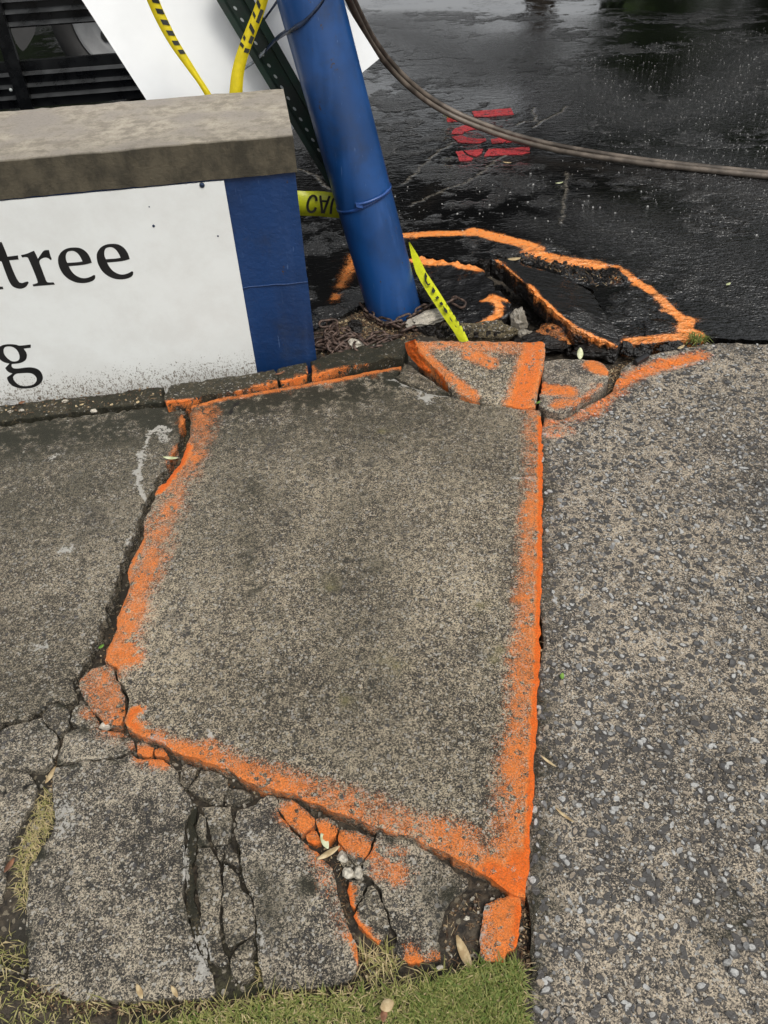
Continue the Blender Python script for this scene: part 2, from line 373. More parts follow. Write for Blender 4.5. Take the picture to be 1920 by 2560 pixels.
# heaved slab
S('paint', 'main', [(505,1030),(498,1090)], .05, 0.49, 0.035)
S('paint', 'main', [(482,1140),(450,1205),(418,1280),(398,1350)], .046, 0.53, 0.032)
S('paint', 'main', [(385,1370),(362,1430),(342,1500),(322,1570),(292,1650)], .044, 0.61, 0.031)
S('paint', 'main', [(470,1110),(455,1150),(430,1185),(398,1225)], .014, 1.2)
S('paint', 'main', [(292,1628),(330,1640)], .03, 0.82, 0.021)
S('paint', 'main', [(1326,1030),(1330,1120),(1330,1250)], .032, 0.53, 0.022)
S('paint', 'main', [(1328,1250),(1322,1400),(1316,1500),(1312,1600)], .03, 0.61, 0.021)
S('paint', 'main', [(1312,1600),(1300,1750),(1292,1850)], .034, 0.57, 0.024)
S('paint', 'main', [(1290,1850),(1282,1960),(1272,2100)], .038, 0.65, 0.027)
S('paint', 'main', [(1353,1040),(1353,1250),(1350,1500),(1344,1700),(1334,1900),(1324,2100),(1312,2220)], .010, 1.25, .004)
S('paint', 'main', [(340,1815),(322,1800),(330,1775),(345,1770)], .012, 1.0)
S('paint', 'main', [(330,1832),(420,1862),(520,1895)], .026, 0.82, 0.018)
S('paint', 'main', [(500,1880),(620,1930),(700,1955)], .030, 0.65, 0.021)
S('paint', 'main', [(690,1950),(800,1985),(900,2025)], .034, 0.53, 0.024)
S('paint', 'main', [(880,2010),(1000,2060),(1120,2110)], .036, 0.49, 0.025)
S('paint', 'main', [(1100,2090),(1180,2130),(1250,2170)], .04, 0.59, 0.028)
S('paint', 'main', [(1230,2180),(1290,2205),(1300,2150)], .034, 1.05)
S('paint', 'main', [(1270,2110),(1290,2200)], .04, 0.72, 0.028)
S('paint', 'main', [(480,1012),(560,993),(640,980),(760,960),(870,940),(1005,914)], .014, 0.77, 0.010)
S('paint', 'main', [(860,935),(1000,910)], .022, 0.82, 0.015)
S('paint', 'main', [(330,1828),(420,1868),(480,1890),(540,1908),(620,1948),(700,1973),(790,2003),(880,2043),(990,2083),(1090,2118),(1175,2158),(1260,2215),(1310,2238)], .007, .85, .008); S('paint', 'main', [(358,1340),(345,1372),(320,1425),(305,1510),(290,1570),(268,1640)], .009, .9, .008)
# raised corner
S('paint', 'wedge', [(1020,860,.112),(1360,860,.112)], .030, .60, .02); S('paint', 'wedge', [(1240,868,.108),(1300,875,.104)], .03, .55, .02)
S('paint', 'wedge', [(1028,862,.095),(1080,915,.07),(1185,992,.04)], .022, .72)
S('paint', 'wedge', [(1170,895,.08),(1228,915,.07)], .028, .72)
S('paint', 'wedge', [(1336,856,.10),(1325,930,.07),(1300,1005,.04)], .048, .95)
# kerb corner and driveway
S('paint', 'kcorner', [(1355,975),(1420,982)], .034, .85); S('paint', 'kcorner', [(1395,1015),(1420,1010)], .03, .6)
S('paint', 'kcorner', [(1480,915),(1505,930)], .032, .8); S('paint', 'kcorner', [(1500,965),(1440,1010)], .012, .6)
S('paint', 'drive', [(1370,1055),(1440,1045),(1500,1020)], .034, .50, .02, z=0); S('paint', 'drive', [(1500,1010),(1545,975),(1560,940)], .034, .58, .02, z=0)
S('paint', 'drive', [(1555,955),(1600,930),(1660,912),(1750,890)], .034, .85, .022, z=0); S('paint', 'drive', [(1380,1085),(1420,1075)], .03, .38, z=0)
# broken fragments
S('paint', 'frag', [(235,1690),(265,1750),(285,1790)], .045, .58, .02); S('paint', 'frag', [(205,1768),(222,1772)], .016, .6)
S('paint', 'frag', [(350,1868),(405,1880)], .024, .85); S('paint', 'frag', [(318,1842),(328,1852)], .012, .6)
S('paint', 'frag', [(720,2015),(760,2045)], .026, .78); S('paint', 'frag', [(805,2060),(825,2085)], .02, .85); S('paint', 'frag', [(775,2085),(795,2100)], .014, 1.0)
S('paint', 'frag', [(858,2082),(930,2108)], .020, .72); S('paint', 'frag', [(950,2145),(985,2165)], .026, .62)
S('paint', 'frag', [(950,2090),(1010,2110)], .012, .55); S('paint', 'frag', [(785,2135),(835,2230),(860,2300)], .018, .42, .02)
S('paint', 'frag', [(868,2200),(876,2255),(886,2290),(925,2340),(950,2358)], .009, 1.0); S('paint', 'frag', [(870,2320),(895,2385)], .006, .7)
S('paint', 'frag', [(1030,2380),(1040,2395)], .015, .9); S('paint', 'frag', [(1085,2378),(1095,2390)], .014, .65)
S('paint', 'frag', [(1280,2260),(1275,2385)], .035, .85); S('paint', 'frag', [(1240,2270),(1230,2390)], .03, .55); S('paint', 'frag', [(1300,2260),(1298,2350)], .010, 1.25)
# left slab, footing
S('paint', 'left', [(452,1025),(458,1075)], .014, .6); S('paint', 'left', [(445,1100),(425,1135)], .022, .55)
S('paint', 'foot', [(408,1006),(470,1000),(560,985),(640,970)], .010, .95, z=.04); S('paint', 'foot', [(640,968),(700,955)], .018, .8, z=.04)
S('paint', 'foot', [(700,956),(768,940)], .012, .95, z=.04); S('paint', 'foot', [(778,940),(850,925),(915,915)], .020, .85, z=.04); S('paint', 'foot', [(778,920),(785,935)], .02, .6, z=.04)
# asphalt
S('paint', 'lot', [(1000,590),(1100,584),(1185,583)], 0.0288, 1.1, .016, z=.0); S('paint', 'lot', [(1185,578),(1240,592),(1300,607),(1340,622)], 0.0400, 1.1, .016, z=0)
S('paint', 'lot', [(1325,632),(1400,650),(1495,664)], 0.0416, 1.05, .02, z=0); S('paint', 'lot', [(1505,660),(1545,668)], 0.0160, .6, z=0)
S('paint', 'lot', [(1560,682),(1600,712),(1632,732)], 0.0208, 1.1, .012, z=0); S('paint', 'lot', [(1645,742),(1690,785),(1722,815)], 0.0192, 1.05, .01, z=0)
S('paint', 'lot', [(1720,800),(1710,825),(1740,835)], 0.0280, 1.05, .012, z=0); S('paint', 'lot', [(1745,840),(1660,846),(1570,856)], 0.0256, 1.0, .016, z=0); S('paint', 'lot', [(1655,775),(1690,790),(1710,820)], 0.0112, .75, z=0)
S('paint', 'lot', [(1535,692),(1555,696)], 0.0160, .8, z=0)
S('paint', 'lot', [(888,640),(868,685),(850,715)], 0.0320, .72, .03, z=0); S('paint', 'lot', [(842,735),(838,745)], 0.0224, .6, z=0)
S('paint', 'cplate', [(1038,640,.06),(1110,652,.06),(1205,668,.07)], .03, 1.1, .012)
S('paint', 'cplate', [(1207,750,.05),(1232,743,.05),(1275,754,.05)], .016, .8); S('paint', 'cplate', [(1228,748,.05),(1250,765,.05),(1246,785,.05),(1185,803,.05)], .018, .85)
S('paint', 'ridge', [(1322,700,.12),(1345,735,.11),(1382,770,.10),(1440,820,.08),(1500,850,.055),(1540,868,.04)], .022, 1.15, .012)
S('paint', 'ridge', [(1245,655,.11),(1320,700,.12)], .014, .55)
# pale spalls and chips
S('white', 'main', [(988,946),(1010,957),(1040,968),(1065,977),(1095,983),(1122,986)], .006, 1.1, .003)
S('white', 'main', [(1280,1190),(1350,1193)], .006, .75); S('white', 'main', [(1052,990),(1062,992)], .008, 1); S('white', 'main', [(375,1845),(400,1852)], .014, .8)
S('white', 'main', [(1295,2150),(1305,2200)], .008, .85); S('white', 'main', [(525,1837),(530,1841)], .006, 1); S('white', 'main', [(600,992),(610,990)], .006, .8)
S('white', 'main', [(360,1772),(330,1800)], .014, .5)
S('white', 'left', [(420,1062),(397,1048),(377,1063),(359,1095),(346,1124),(343,1160),(339,1189),(345,1211),(366,1240)], .006, .95, .004)
S('white', 'left', [(395,1060),(408,1085)], .02, .58); S('white', 'left', [(345,1325),(315,1338)], .014, .6); S('white', 'left', [(385,1220),(360,1275),(338,1300)], .012, .55)
S('white', 'left', [(150,1362),(156,1364)], .006, .8); S('white', 'left', [(70,1665),(88,1662)], .004, .7); S('white', 'left', [(105,1600),(112,1602)], .006, .9); S('white', 'left', [(270,1530),(225,1600)], .014, .45); S('white', 'left', [(125,1125),(130,1126)], .008, .7)
S('white', 'frag', [(490,2340),(500,2420)], .018, .62); S('white', 'frag', [(615,2062),(625,2080)], .008, .6); S('white', 'frag', [(640,2320),(655,2350)], .014, .5); S('white', 'frag', [(455,2060),(455,2200)], .006, .6)
S('white', 'frag', [(1215,2260),(1210,2340)], .014, .6); S('white', 'frag', [(150,1990),(155,2060)], .025, .5)
S('white', 'left', [(455,1090),(425,1150),(385,1200),(360,1265),(335,1330),(300,1400),(285,1460),(262,1540),(235,1590),(205,1670)], .010, .46, .020, z=0)
S('dirt', 'left', [(-900,1150),(0,1100),(420,1045)], .14, .95, .16, z=0); S('dirt', 'left', [(-900,1300),(0,1250),(300,1180)], .2, .55, .3, z=0); S('dirt', 'left', [(-600,1800),(0,1720),(180,1690)], .1, .4, .25, z=0)
S('dirt', 'main', [(540,1010),(800,975),(1000,940)], .16, .9, .18); S('dirt', 'main', [(540,1050),(800,1030),(1060,1010)], .2, .66, .32); S('dirt', 'main', [(600,1150),(560,1300),(640,1100)], .15, .4, .2); S('dirt', 'main', [(640,1700),(900,1850),(1100,1900)], .12, .3, .2)
S('dirt', 'main', [(640,1180),(610,1300),(620,1420),(680,1540)], .008, .85, .012); S('dirt', 'main', [(880,1300),(940,1420),(980,1560),(960,1700)], .006, .7, .012); S('dirt', 'main', [(700,1240),(760,1180),(860,1160)], .006, .6, .012)
for ox, oy in ((825,1465),(1200,1510),(990,1660),(862,1748),(955,1075),(1250,1620),(1235,1645)): S('olive', 'main', [(ox,oy)], .012, .8, .008)
S('dirt', 'left', [(-400,1110),(0,1080),(440,1030)], .07, .75, .09, z=0); S('dirt', 'left', [(395,1230),(330,1400),(250,1610)], .02, .6, .02, z=0)
S('dirt', 'left', [(70,1290),(120,1295)], .02, .6, .02)
S('dirt', 'main', [(520,1000),(760,970),(960,935)], .11, .78, .12); S('dirt', 'main', [(520,1080),(640,1040)], .09, .5, .1); S('dirt', 'main', [(640,1150),(600,1500)], .02, .35, .06); S('dirt','main',[(890,1250),(880,1750)],.1,.35,.1)
S('dirt', 'frag', [(470,2030),(470,2300)], .012, .8, .01); S('dirt', 'frag', [(760,2195),(770,2200)], .016, .8, .008); S('dirt', 'frag', [(640,2180),(690,2290)], .03, .55, .02)
S('dirt', 'frag', [(1100,2200),(1170,2220),(1140,2300)], .03, .8, .03); S('dirt','drive',[(1360,1100),(1344,1600),(1340,2100),(1320,2560)],.012,.85,.015,z=0); S('dirt','drive',[(1808,2300),(1840,2330)],.03,.8,.012,z=0)
S('crack', 'main', [(476,1082),(505,1079),(535,1074),(552,1062),(572,1040),(580,1020),(596,1000)], .0022, 1.0, .003); S('crack', 'frag', [(-20,1982),(30,1972),(85,1955)], .002, .9, .003, z=-.01); S('crack', 'left', [(455,1072),(435,1075),(425,1058)], .002, .8, .003, z=0)
# lot: cracks, red stencil, puddle
for pl in ([(1290,375),(1230,410),(1180,450),(1100,480),(1010,520)], [(1330,320),(1380,290),(1400,280),(1430,262)], [(1010,460),(1060,410),(1110,370),(1150,345)],
           [(1080,20),(1075,50),(1095,75),(1085,105),(1040,125),(1010,150)], [(1095,75),(1150,72),(1185,85),(1180,110)], [(1010,150),(1130,145),(1200,150)], [(920,60),(1000,75),(1085,70)], [(740,420),(790,440),(830,480)], [(1290,310),(1340,300),(1330,260)], [(1420,430),(1410,520),(1405,570)]):
    w_ = []
    for i in range(len(pl)-1):
        for t in range(6): w_.append((pl[i][0]+(pl[i+1][0]-pl[i][0])*t/6+random.uniform(-5, 5), pl[i][1]+(pl[i+1][1]-pl[i][1])*t/6+random.uniform(-3, 3)))
    S('crack', 'lot', w_, .009, 1.0, .010, z=0)
S('coarse', 'lot', [(1500,220),(1600,300),(1800,250),(1920,120)], .35, 1, .3, z=0); S('coarse', 'lot', [(1700,400),(1920,500)], .3, 1, .25, z=0)
S('coarse', 'lot', [(960,60),(1080,110),(1200,170),(1250,120)], .4, .85, .4, z=0); S('coarse', 'lot', [(1500,560),(1750,640),(1920,760),(2000,700)], .25, .9, .2, z=0); S('coarse', 'lot', [(1350,560),(1500,600)], .1, .7, .1, z=0)
S('puddle', 'lot', [(920,10),(1100,5),(1300,12),(1480,18),(1560,20)], .45, 1, .2, z=0); S('puddle', 'lot', [(1150,490),(1250,520),(1150,440)], .16, .6, .12, z=0); S('puddle', 'lot', [(850,250),(980,240)], .3, .6, .2, z=0)
S('puddle', 'lot', [(1320,520),(1400,560)], .1, .7, .08, z=0); S('puddle', 'lot', [(1180,400),(1120,520)], .25, .7, .15, z=0)
red_polys = [[(1180,277),(1278,269),(1284,284),(1218,290),(1186,290)], [(1116,290),(1130,280),(1148,290),(1153,301),(1118,302)],
    [(1128,333),(1136,320),(1155,313),(1200,307),(1206,314),(1205,319),(1180,322),(1164,327),(1156,334)], [(1130,340),(1155,338),(1168,343),(1195,346),(1214,345),(1216,350),(1200,356),(1170,357),(1145,354)],
    [(1226,347),(1250,343),(1273,332),(1290,335),(1275,345),(1255,355),(1230,357)], [(1275,345),(1290,338),(1304,338),(1300,344),(1285,352),(1264,355)],
    [(1140,376),(1157,375),(1162,384),(1184,394),(1178,399),(1148,400)], [(1160,375),(1208,371),(1204,381),(1190,389),(1172,384)], [(1222,371),(1280,368),(1323,364),(1326,379),(1290,384),(1210,388)]]

# ------------------------------------------------------------------ slab builder: traced outline -> real thick piece with a ragged edge
def densify(line, step, jag, closed=True, seed=0):
    out = []; n = len(line); rr_ = random.Random(int(seed*977)+3); a0 = 0.0; a1 = rr_.uniform(-1, 1); left = rr_.uniform(.008, .022); seg = left
    for i in range(n if closed else n-1):
        a, b = line[i], line[(i+1) % n]; L = np.linalg.norm(b-a); m = max(1, int(L/step))
        t = (b-a)/(L+1e-9); nn = np.array([-t[1], t[0]])
        for k in range(m):
            p = a+(b-a)*k/m; left -= L/m
            if left < 0: a0, a1 = a1, rr_.uniform(-1, 1); seg = rr_.uniform(.008, .026); left = seg
            q2 = Vector((p[0]*190+seed, p[1]*190, 3))
            out.append(p + nn*jag*(.85*(a1+(a0-a1)*left/seg)+.7*mnoise.noise(q2)+rr_.uniform(-.25, .25)))
    return np.array(out)
def slab(name, outline, z=.0, t=.07, mat=None, parent=None, tags='', jag=.0035, rim=.003, grid=.035, fine=.011, step=.010, label=None,
         inset=.006, taper=.004, bumpz=.0012, edgepaint=.0, side_white=.0, dirt=0.0, big=False, extra=None, spall=.35, grow=.0, facepaint=.7, facemat=None, fine_kinds=('paint', 'white', 'crack', 'olive')):
    W = np.array([G(p[0], p[1], p[2] if len(p) > 2 else z) for p in outline])
    if any(len(p) > 2 for p in outline):
        A = np.c_[W[:, 0], W[:, 1], np.ones(len(W))]; co = np.linalg.lstsq(A, W[:, 2], rcond=None)[0]
    else: co = np.array([0, 0, z])
    zf = lambda p: co[0]*p[:, 0]+co[1]*p[:, 1]+co[2]
    poly = W[:, :2]
    area = .5*sum(poly[i][0]*poly[(i+1) % len(poly)][1]-poly[(i+1) % len(poly)][0]*poly[i][1] for i in range(len(poly)))
    if area < 0: poly = poly[::-1]
    if grow:
        tg = np.roll(poly, -1, 0)-np.roll(poly, 1, 0); tg /= np.linalg.norm(tg, axis=1)[:, None]+1e-9; poly = poly+np.c_[tg[:, 1], -tg[:, 0]]*grow
    sd_ = random.random()*50
    B = densify(poly, step, jag, seed=sd_) if step else poly
    nb = len(B)
    pts = [B]
    lo, hi = B.min(0), B.max(0)
    def cand(sp):
        xs = np.arange(lo[0], hi[0], sp); ys = np.arange(lo[1], hi[1], sp)
        g = np.stack(np.meshgrid(xs, ys), -1).reshape(-1, 2); g = g + rng.uniform(-.3, .3, g.shape)*sp; return g
    def ok(g, dmin):
        g = g[inside(B, g)]
        return g[poly_dist(g, B, True) > dmin] if len(g) else g
    g = ok(cand(grid), inset*1.3)
    if tags and fine:
        gf = cand(fine); act = np.zeros(len(gf), bool)
        for kd in fine_kinds: act |= eval_strokes(kd, tags, gf) > 0.001
        gf = ok(gf[act], inset*1.2) if act.any() else gf[:0]
        if len(gf):
            if len(g): 
                act = np.zeros(len(g), bool)
                for kd in fine_kinds: act |= eval_strokes(kd, tags, g) > 0.001
                g = g[~act]
            g = np.vstack([g, gf])
    if inset > 0:                                           # ring just inside the rim
        tn = np.roll(B, -1, 0)-np.roll(B, 1, 0); tn /= (np.linalg.norm(tn, axis=1)[:, None]+1e-9)
        ins = B+np.c_[-tn[:, 1], tn[:, 0]]*inset; ins = ins[inside(B, ins)]
        ins = ins[poly_dist(ins, B, True) > inset*.7] if len(ins) else ins
        pts.append(ins)
    pts.append(g)
    if extra is not None: pts.append(extra)
    P2 = np.vstack([p for p in pts if len(p)])
    ed = [(i, (i+1) % nb) for i in range(nb)]
    r = delaunay_2d_cdt([Vector(p) for p in P2], ed, [], 0, 1e-6)
    v2 = np.array([tuple(v) for v in r[0]]); tris = [f for f in r[2]]
    cen = np.array([v2[list(f)].mean(0) for f in tris]); keep = inside(B, cen)
    tris = [tuple(f) for f, k_ in zip(tris, keep) if k_]
    # boundary
    cnt = {}
    for f in tris:
        for i in range(len(f)):
            e = (f[i], f[(i+1) % len(f)]); cnt[e] = 1
    bnd = [e for e in cnt if (e[1], e[0]) not in cnt]
    bset = sorted({i for e in bnd for i in e})
    zz = zf(v2); bm = np.zeros(len(v2), bool); bm[bset] = True
    nz = np.array([mnoise.noise(Vector((p[0]*14+sd_, p[1]*14, sd_)))+.6*mnoise.noise(Vector((p[0]*45, p[1]*45, sd_))) for p in v2]) if bumpz else 0
    zz = zz + nz*bumpz - bm*rim
    paint = eval_strokes('paint', tags, v2); white = eval_strokes('white', tags, v2); dr = np.maximum(dirt, eval_strokes('dirt', tags, v2)); crack = eval_strokes('crack', tags, v2)
    coarse = eval_strokes('coarse', tags, v2); pud = eval_strokes('puddle', tags, v2)
    nearb = np.where(poly_dist(v2, B, True) < .012)[0]
    for i in nearb:                                         # chipped, stained rims
        q = mnoise.noise(Vector((v2[i][0]*22+sd_, v2[i][1]*22, 2)))
        if q > .12: dr[i] = max(dr[i], min(1, spall*(q-.12)*4)); zz[i] -= spall*.004*min(1, (q-.12)*4)
        elif q < -.25: white[i] = max(white[i], min(.55, spall*(-q-.25)*2.2))
    verts = list(np.c_[v2, zz]); N = len(verts)
    mid = {}; low = {}
    at = {'paint': list(paint), 'white': list(white), 'dirt': list(dr), 'crack': list(crack), 'coarse': list(coarse), 'puddle': list(pud), 'olive': list(eval_strokes('olive', tags, v2))}
    nb_t = {}
    for e in bnd: nb_t.setdefault(e[0], []).append(v2[e[1]]-v2[e[0]]); nb_t.setdefault(e[1], []).append(v2[e[1]]-v2[e[0]])
    for layer, (frac, store) in enumerate(((.35, mid), (1.0, low))):
        for i in bset:
            tt = sum(nb_t[i]); tt = tt/(np.linalg.norm(tt)+1e-9); inn = np.array([-tt[1], tt[0]])
            off = taper*frac+rng.uniform(-1, 1)*taper*.8*(1 if layer == 0 else .6)
            store[i] = len(verts); q = v2[i]+inn*off; verts.append((q[0], q[1], zz[i]-t*frac))
            pq = mnoise.noise(Vector((v2[i][0]*19, v2[i][1]*19, 7))); at['paint'].append(min(1.25, facepaint*paint[i]*(.75+1.0*pq)+edgepaint*(paint[i] > .25)) if layer == 0 else facepaint*paint[i]*max(0, .25+.6*pq))
            at['white'].append(side_white*(.5 if layer else 1)); at['dirt'].append(max(dr[i], .55 if layer else .25)); at['crack'].append(0); at['coarse'].append(0); at['puddle'].append(0); at['olive'].append(0)
    ntop = len(tris); faces = list(tris)
    for a, b in bnd:
        faces.append((b, a, mid[a], mid[b])); faces.append((mid[b], mid[a], low[a], low[b]))
    o = mesh_obj(name, verts, faces, mat, parent, attrs=at)
    if facemat:
        o.data.materials.append(facemat); o.data.polygons.foreach_set('material_index', [0]*ntop+[1]*(len(faces)-ntop))
    if label: o['label'] = label
    return o

# ================================================================== THE SETTING
# soil under everything that is broken
def soil():
    xs = np.arange(-2.6, 1.75, .022); ys = np.arange(.02, 3.95, .022); X, Y = np.meshgrid(xs, ys)
    Z = np.zeros_like(X); gr = np.zeros_like(X); nx = len(xs)
    pits = [(G(1290,800)[:2], .20, -.055), (G(1420,860)[:2], .12, -.02), (G(960,830)[:2], .22, .058), (G(985,790)[:2], .14, .03), (G(850,850)[:2], .16, .06), (G(1080,800)[:2], .15, .055), 
            (G(90,2150)[:2], .06, .025), (G(1200,2300)[:2], .09, .028), (G(200,1030)[:2], .12, .03), (G(-100,1060)[:2], .2, .03), (G(1180,2280)[:2], .05, .02),
            (G(1520,930)[:2], .05, .035), (G(1480,1010)[:2], .06, .035), (G(1540,960)[:2], .05, .02)]
    for (c, r, a) in pits: Z += a*np.exp(-((X-c[0])**2+(Y-c[1])**2)/(r*r))
    Z = np.minimum(Z, .05)
    edge = np.interp(X, [G(x, y)[0] for x, y in ((-200,2380),(60,2440),(300,2530),(600,2500),(1000,2450),(1200,2405))], [G(x, y)[1] for x, y in ((-200,2380),(60,2440),(300,2530),(600,2500),(1000,2450),(1200,2405))])
    tl = np.clip((edge+.012-Y)/.03, 0, 1); Z = np.maximum(Z, .046*tl*tl*(3-2*tl)*(X < .30))
    for j in range(len(ys)):
        for i in range(nx):
            Z[j, i] += .006*mnoise.noise(Vector((X[j, i]*18, Y[j, i]*18, 1)))+.0035*mnoise.noise(Vector((X[j, i]*55, Y[j, i]*55, 4)))
    tf = np.clip((1.25-Y)/.15, 0, 1)*np.clip((.33-X)/.05, 0, 1); Z += .020*tf*np.clip((.035-Z)/.03, 0, 1)
    Z -= .052
    for p, r in ((G(100,1030)[:2], .35), (G(330,1010)[:2], .25), (G(600,2600)[:2], .12)):
        gr = np.maximum(gr, np.exp(-((X-p[0])**2+(Y-p[1])**2)/(r*r)))
    f = [(j*nx+i, j*nx+i+1, (j+1)*nx+i+1, (j+1)*nx+i) for j in range(len(ys)-1) for i in range(nx-1)]
    o = mesh_obj('soil', np.c_[X.ravel(), Y.ravel(), Z.ravel()], f, M['soil'], smooth=True, attrs={'green': gr.ravel()})
    tag(o, kind='structure'); return o, (xs, ys, Z)
SOIL, SG = soil()
def soil_z(x, y):
    i = int(np.clip((x-SG[0][0])/.022, 0, len(SG[0])-1)); j = int(np.clip((y-SG[1][0])/.022, 0, len(SG[1])-1)); return SG[2][j, i]

# pavement: the intact left slab carries its broken neighbours
left_out = [(-900,1130),(-200,1082),(0,1064),(140,1046),(260,1031),(380,1018),(440,1012),(470,1010),(457,1034),(454,1074),(450,1102),(424,1146),(415,1178),(390,1190),(384,1218),(371,1243),(361,1265),(351,1290),(338,1325),(329,1354),(307,1387),(295,1416),(288,1455),(274,1502),(263,1546),(246,1575),(227,1611),(220,1640),(204,1665),(188,1686),(187,1709),(183,1735),(170,1755),(145,1752),(119,1754),(100,1780),(65,1794),(22,1805),(0,1818),(-200,1850),(-900,1960)]
PAV = slab('pavement', left_out, z=.0, t=.09, mat=M['concrete_left'], tags='left', jag=.009, step=.007, grid=.05, taper=.008, side_white=.2)
tag(PAV, kind='structure')
main_out = [(478,1014),(500,1006),(560,991),(640,978),(700,966),(770,956),(850,941),(930,926),(1003,913),(1000,928),(988,945),(1010,957),(1040,968),(1065,977),(1095,984),(1122,988),(1180,1002),(1250,1010),(1310,1018),(1352,1024),(1356,1100),(1357,1250),(1355,1400),(1353,1500),(1350,1600),(1348,1700),(1343,1800),(1338,1900),(1332,2000),(1327,2100),(1320,2180),(1311,2240),(1290,2235),(1260,2218),(1230,2195),(1200,2180),(1175,2160),(1150,2150),(1120,2130),(1090,2120),(1060,2105),(1030,2090),(990,2085),(960,2070),(920,2060),(880,2045),(850,2030),(820,2020),(790,2005),(760,1995),(730,1980),(700,1975),(660,1965),(620,1950),(590,1935),(565,1920),(540,1910),(510,1905),(480,1890),(450,1880),(420,1870),(405,1855),(385,1845),(355,1840),(330,1825),(314,1815),(307,1803),(316,1785),(318,1765),(320,1745),(312,1725),(302,1703),(292,1690),(290,1668),(275,1655),(262,1648),(268,1620),(285,1590),(290,1570),(295,1540),(305,1510),(318,1480),(322,1450),(318,1430),(325,1400),(345,1370),(357,1340),(360,1300),(375,1270),(388,1240),(395,1215),(415,1205),(430,1180),(450,1160),(460,1130),(472,1100),(476,1060),(476,1035)]
slab('slab', main_out, facepaint=.55, z=.019, t=.10, mat=M['concrete'], parent=PAV, tags='main', jag=.0035, grid=.045, fine=.010, rim=.004, inset=.008, taper=.006, label='large heaved concrete slab edged with worn orange spray paint')
wtop = [(1039,848),(1045,872),(1063,894),(1088,916),(1106,937),(1117,955),(1131,975)]
wz_ = lambda y: .034+.081*(1000-y)/150
RC = slab('raised_corner', [(1039,848,wz_(848)),(1100,848,wz_(848)),(1200,850,wz_(850)),(1300,851,wz_(851)),(1356,851,wz_(851)),(1363,856,wz_(856)),(1362,885,wz_(885)),(1356,920,wz_(920)),(1346,965,wz_(965)),(1338,1012,.034),(1310,1014,.034),(1250,1008,.034),(1180,999,.034)]+[(x, y, wz_(y)) for x, y in wtop[::-1]][:-1], t=.085, mat=M['concrete'], parent=PAV, tags='wedge', jag=.003, fine=.010, rim=.006, inset=.010, taper=.004, edgepaint=.6, label='tilted broken slab corner covered in bright orange paint')
wbot = [(1012,857),(1016,877),(1028,897),(1053,921),(1080,937),(1104,951),(1122,970)]
def broken_face():
    n, m = 40, 9; vs_ = []; pa_ = []
    A = smooth_path([G(x, y, wz_(y)-.003) for x, y in wtop], 7)[:n]; B_ = smooth_path([G(x, y, .028+.03*(970-y)/120) for x, y in wbot], 7)[:n]
    for i in range(n):
        for j in range(m):
            t_ = j/(m-1); p = A[i]*(1-t_)+B_[i]*t_; am = .011*math.sin(math.pi*t_)**.5 if 0 < j < m-1 else .003
            q = Vector(p); p = p+np.array([-.7, -.5, .2])*am*(mnoise.noise(q*38)+.7*mnoise.noise(q*90)); vs_.append(p); pa_.append(1.15)
    fs = [(i*m+j, i*m+j+1, (i+1)*m+j+1, (i+1)*m+j) for i in range(n-1) for j in range(m-1)]
    o = mesh_obj('broken_face', vs_, fs, M['concrete'], RC, attrs={'paint': pa_}); o['label'] = 'rough broken face soaked in deep orange paint'
broken_face()
slab('concrete_flake', [(1010,905),(1030,915),(1055,935),(1085,955),(1112,972),(1128,982),(1090,979),(1060,972),(1035,962),(1010,952),(992,942),(1004,925)], z=.036, t=.02, mat=M['concrete'], parent=PAV, tags='', dirt=.5, label='dark flake beside the tilted orange corner')
slab('kerb_corner', [(1363,901),(1405,897),(1457,897),(1493,900),(1511,907),(1517,920),(1522,938),(1520,956),(1508,968),(1487,984),(1453,992),(1451,1007),(1433,1019),(1415,1030),(1396,1032),(1375,1028),(1357,1016),(1346,1008),(1350,985),(1356,950)], z=.030, t=.07, mat=M['drive'], parent=PAV, tags='kcorner', jag=.005, label='broken driveway corner with faded orange patches')
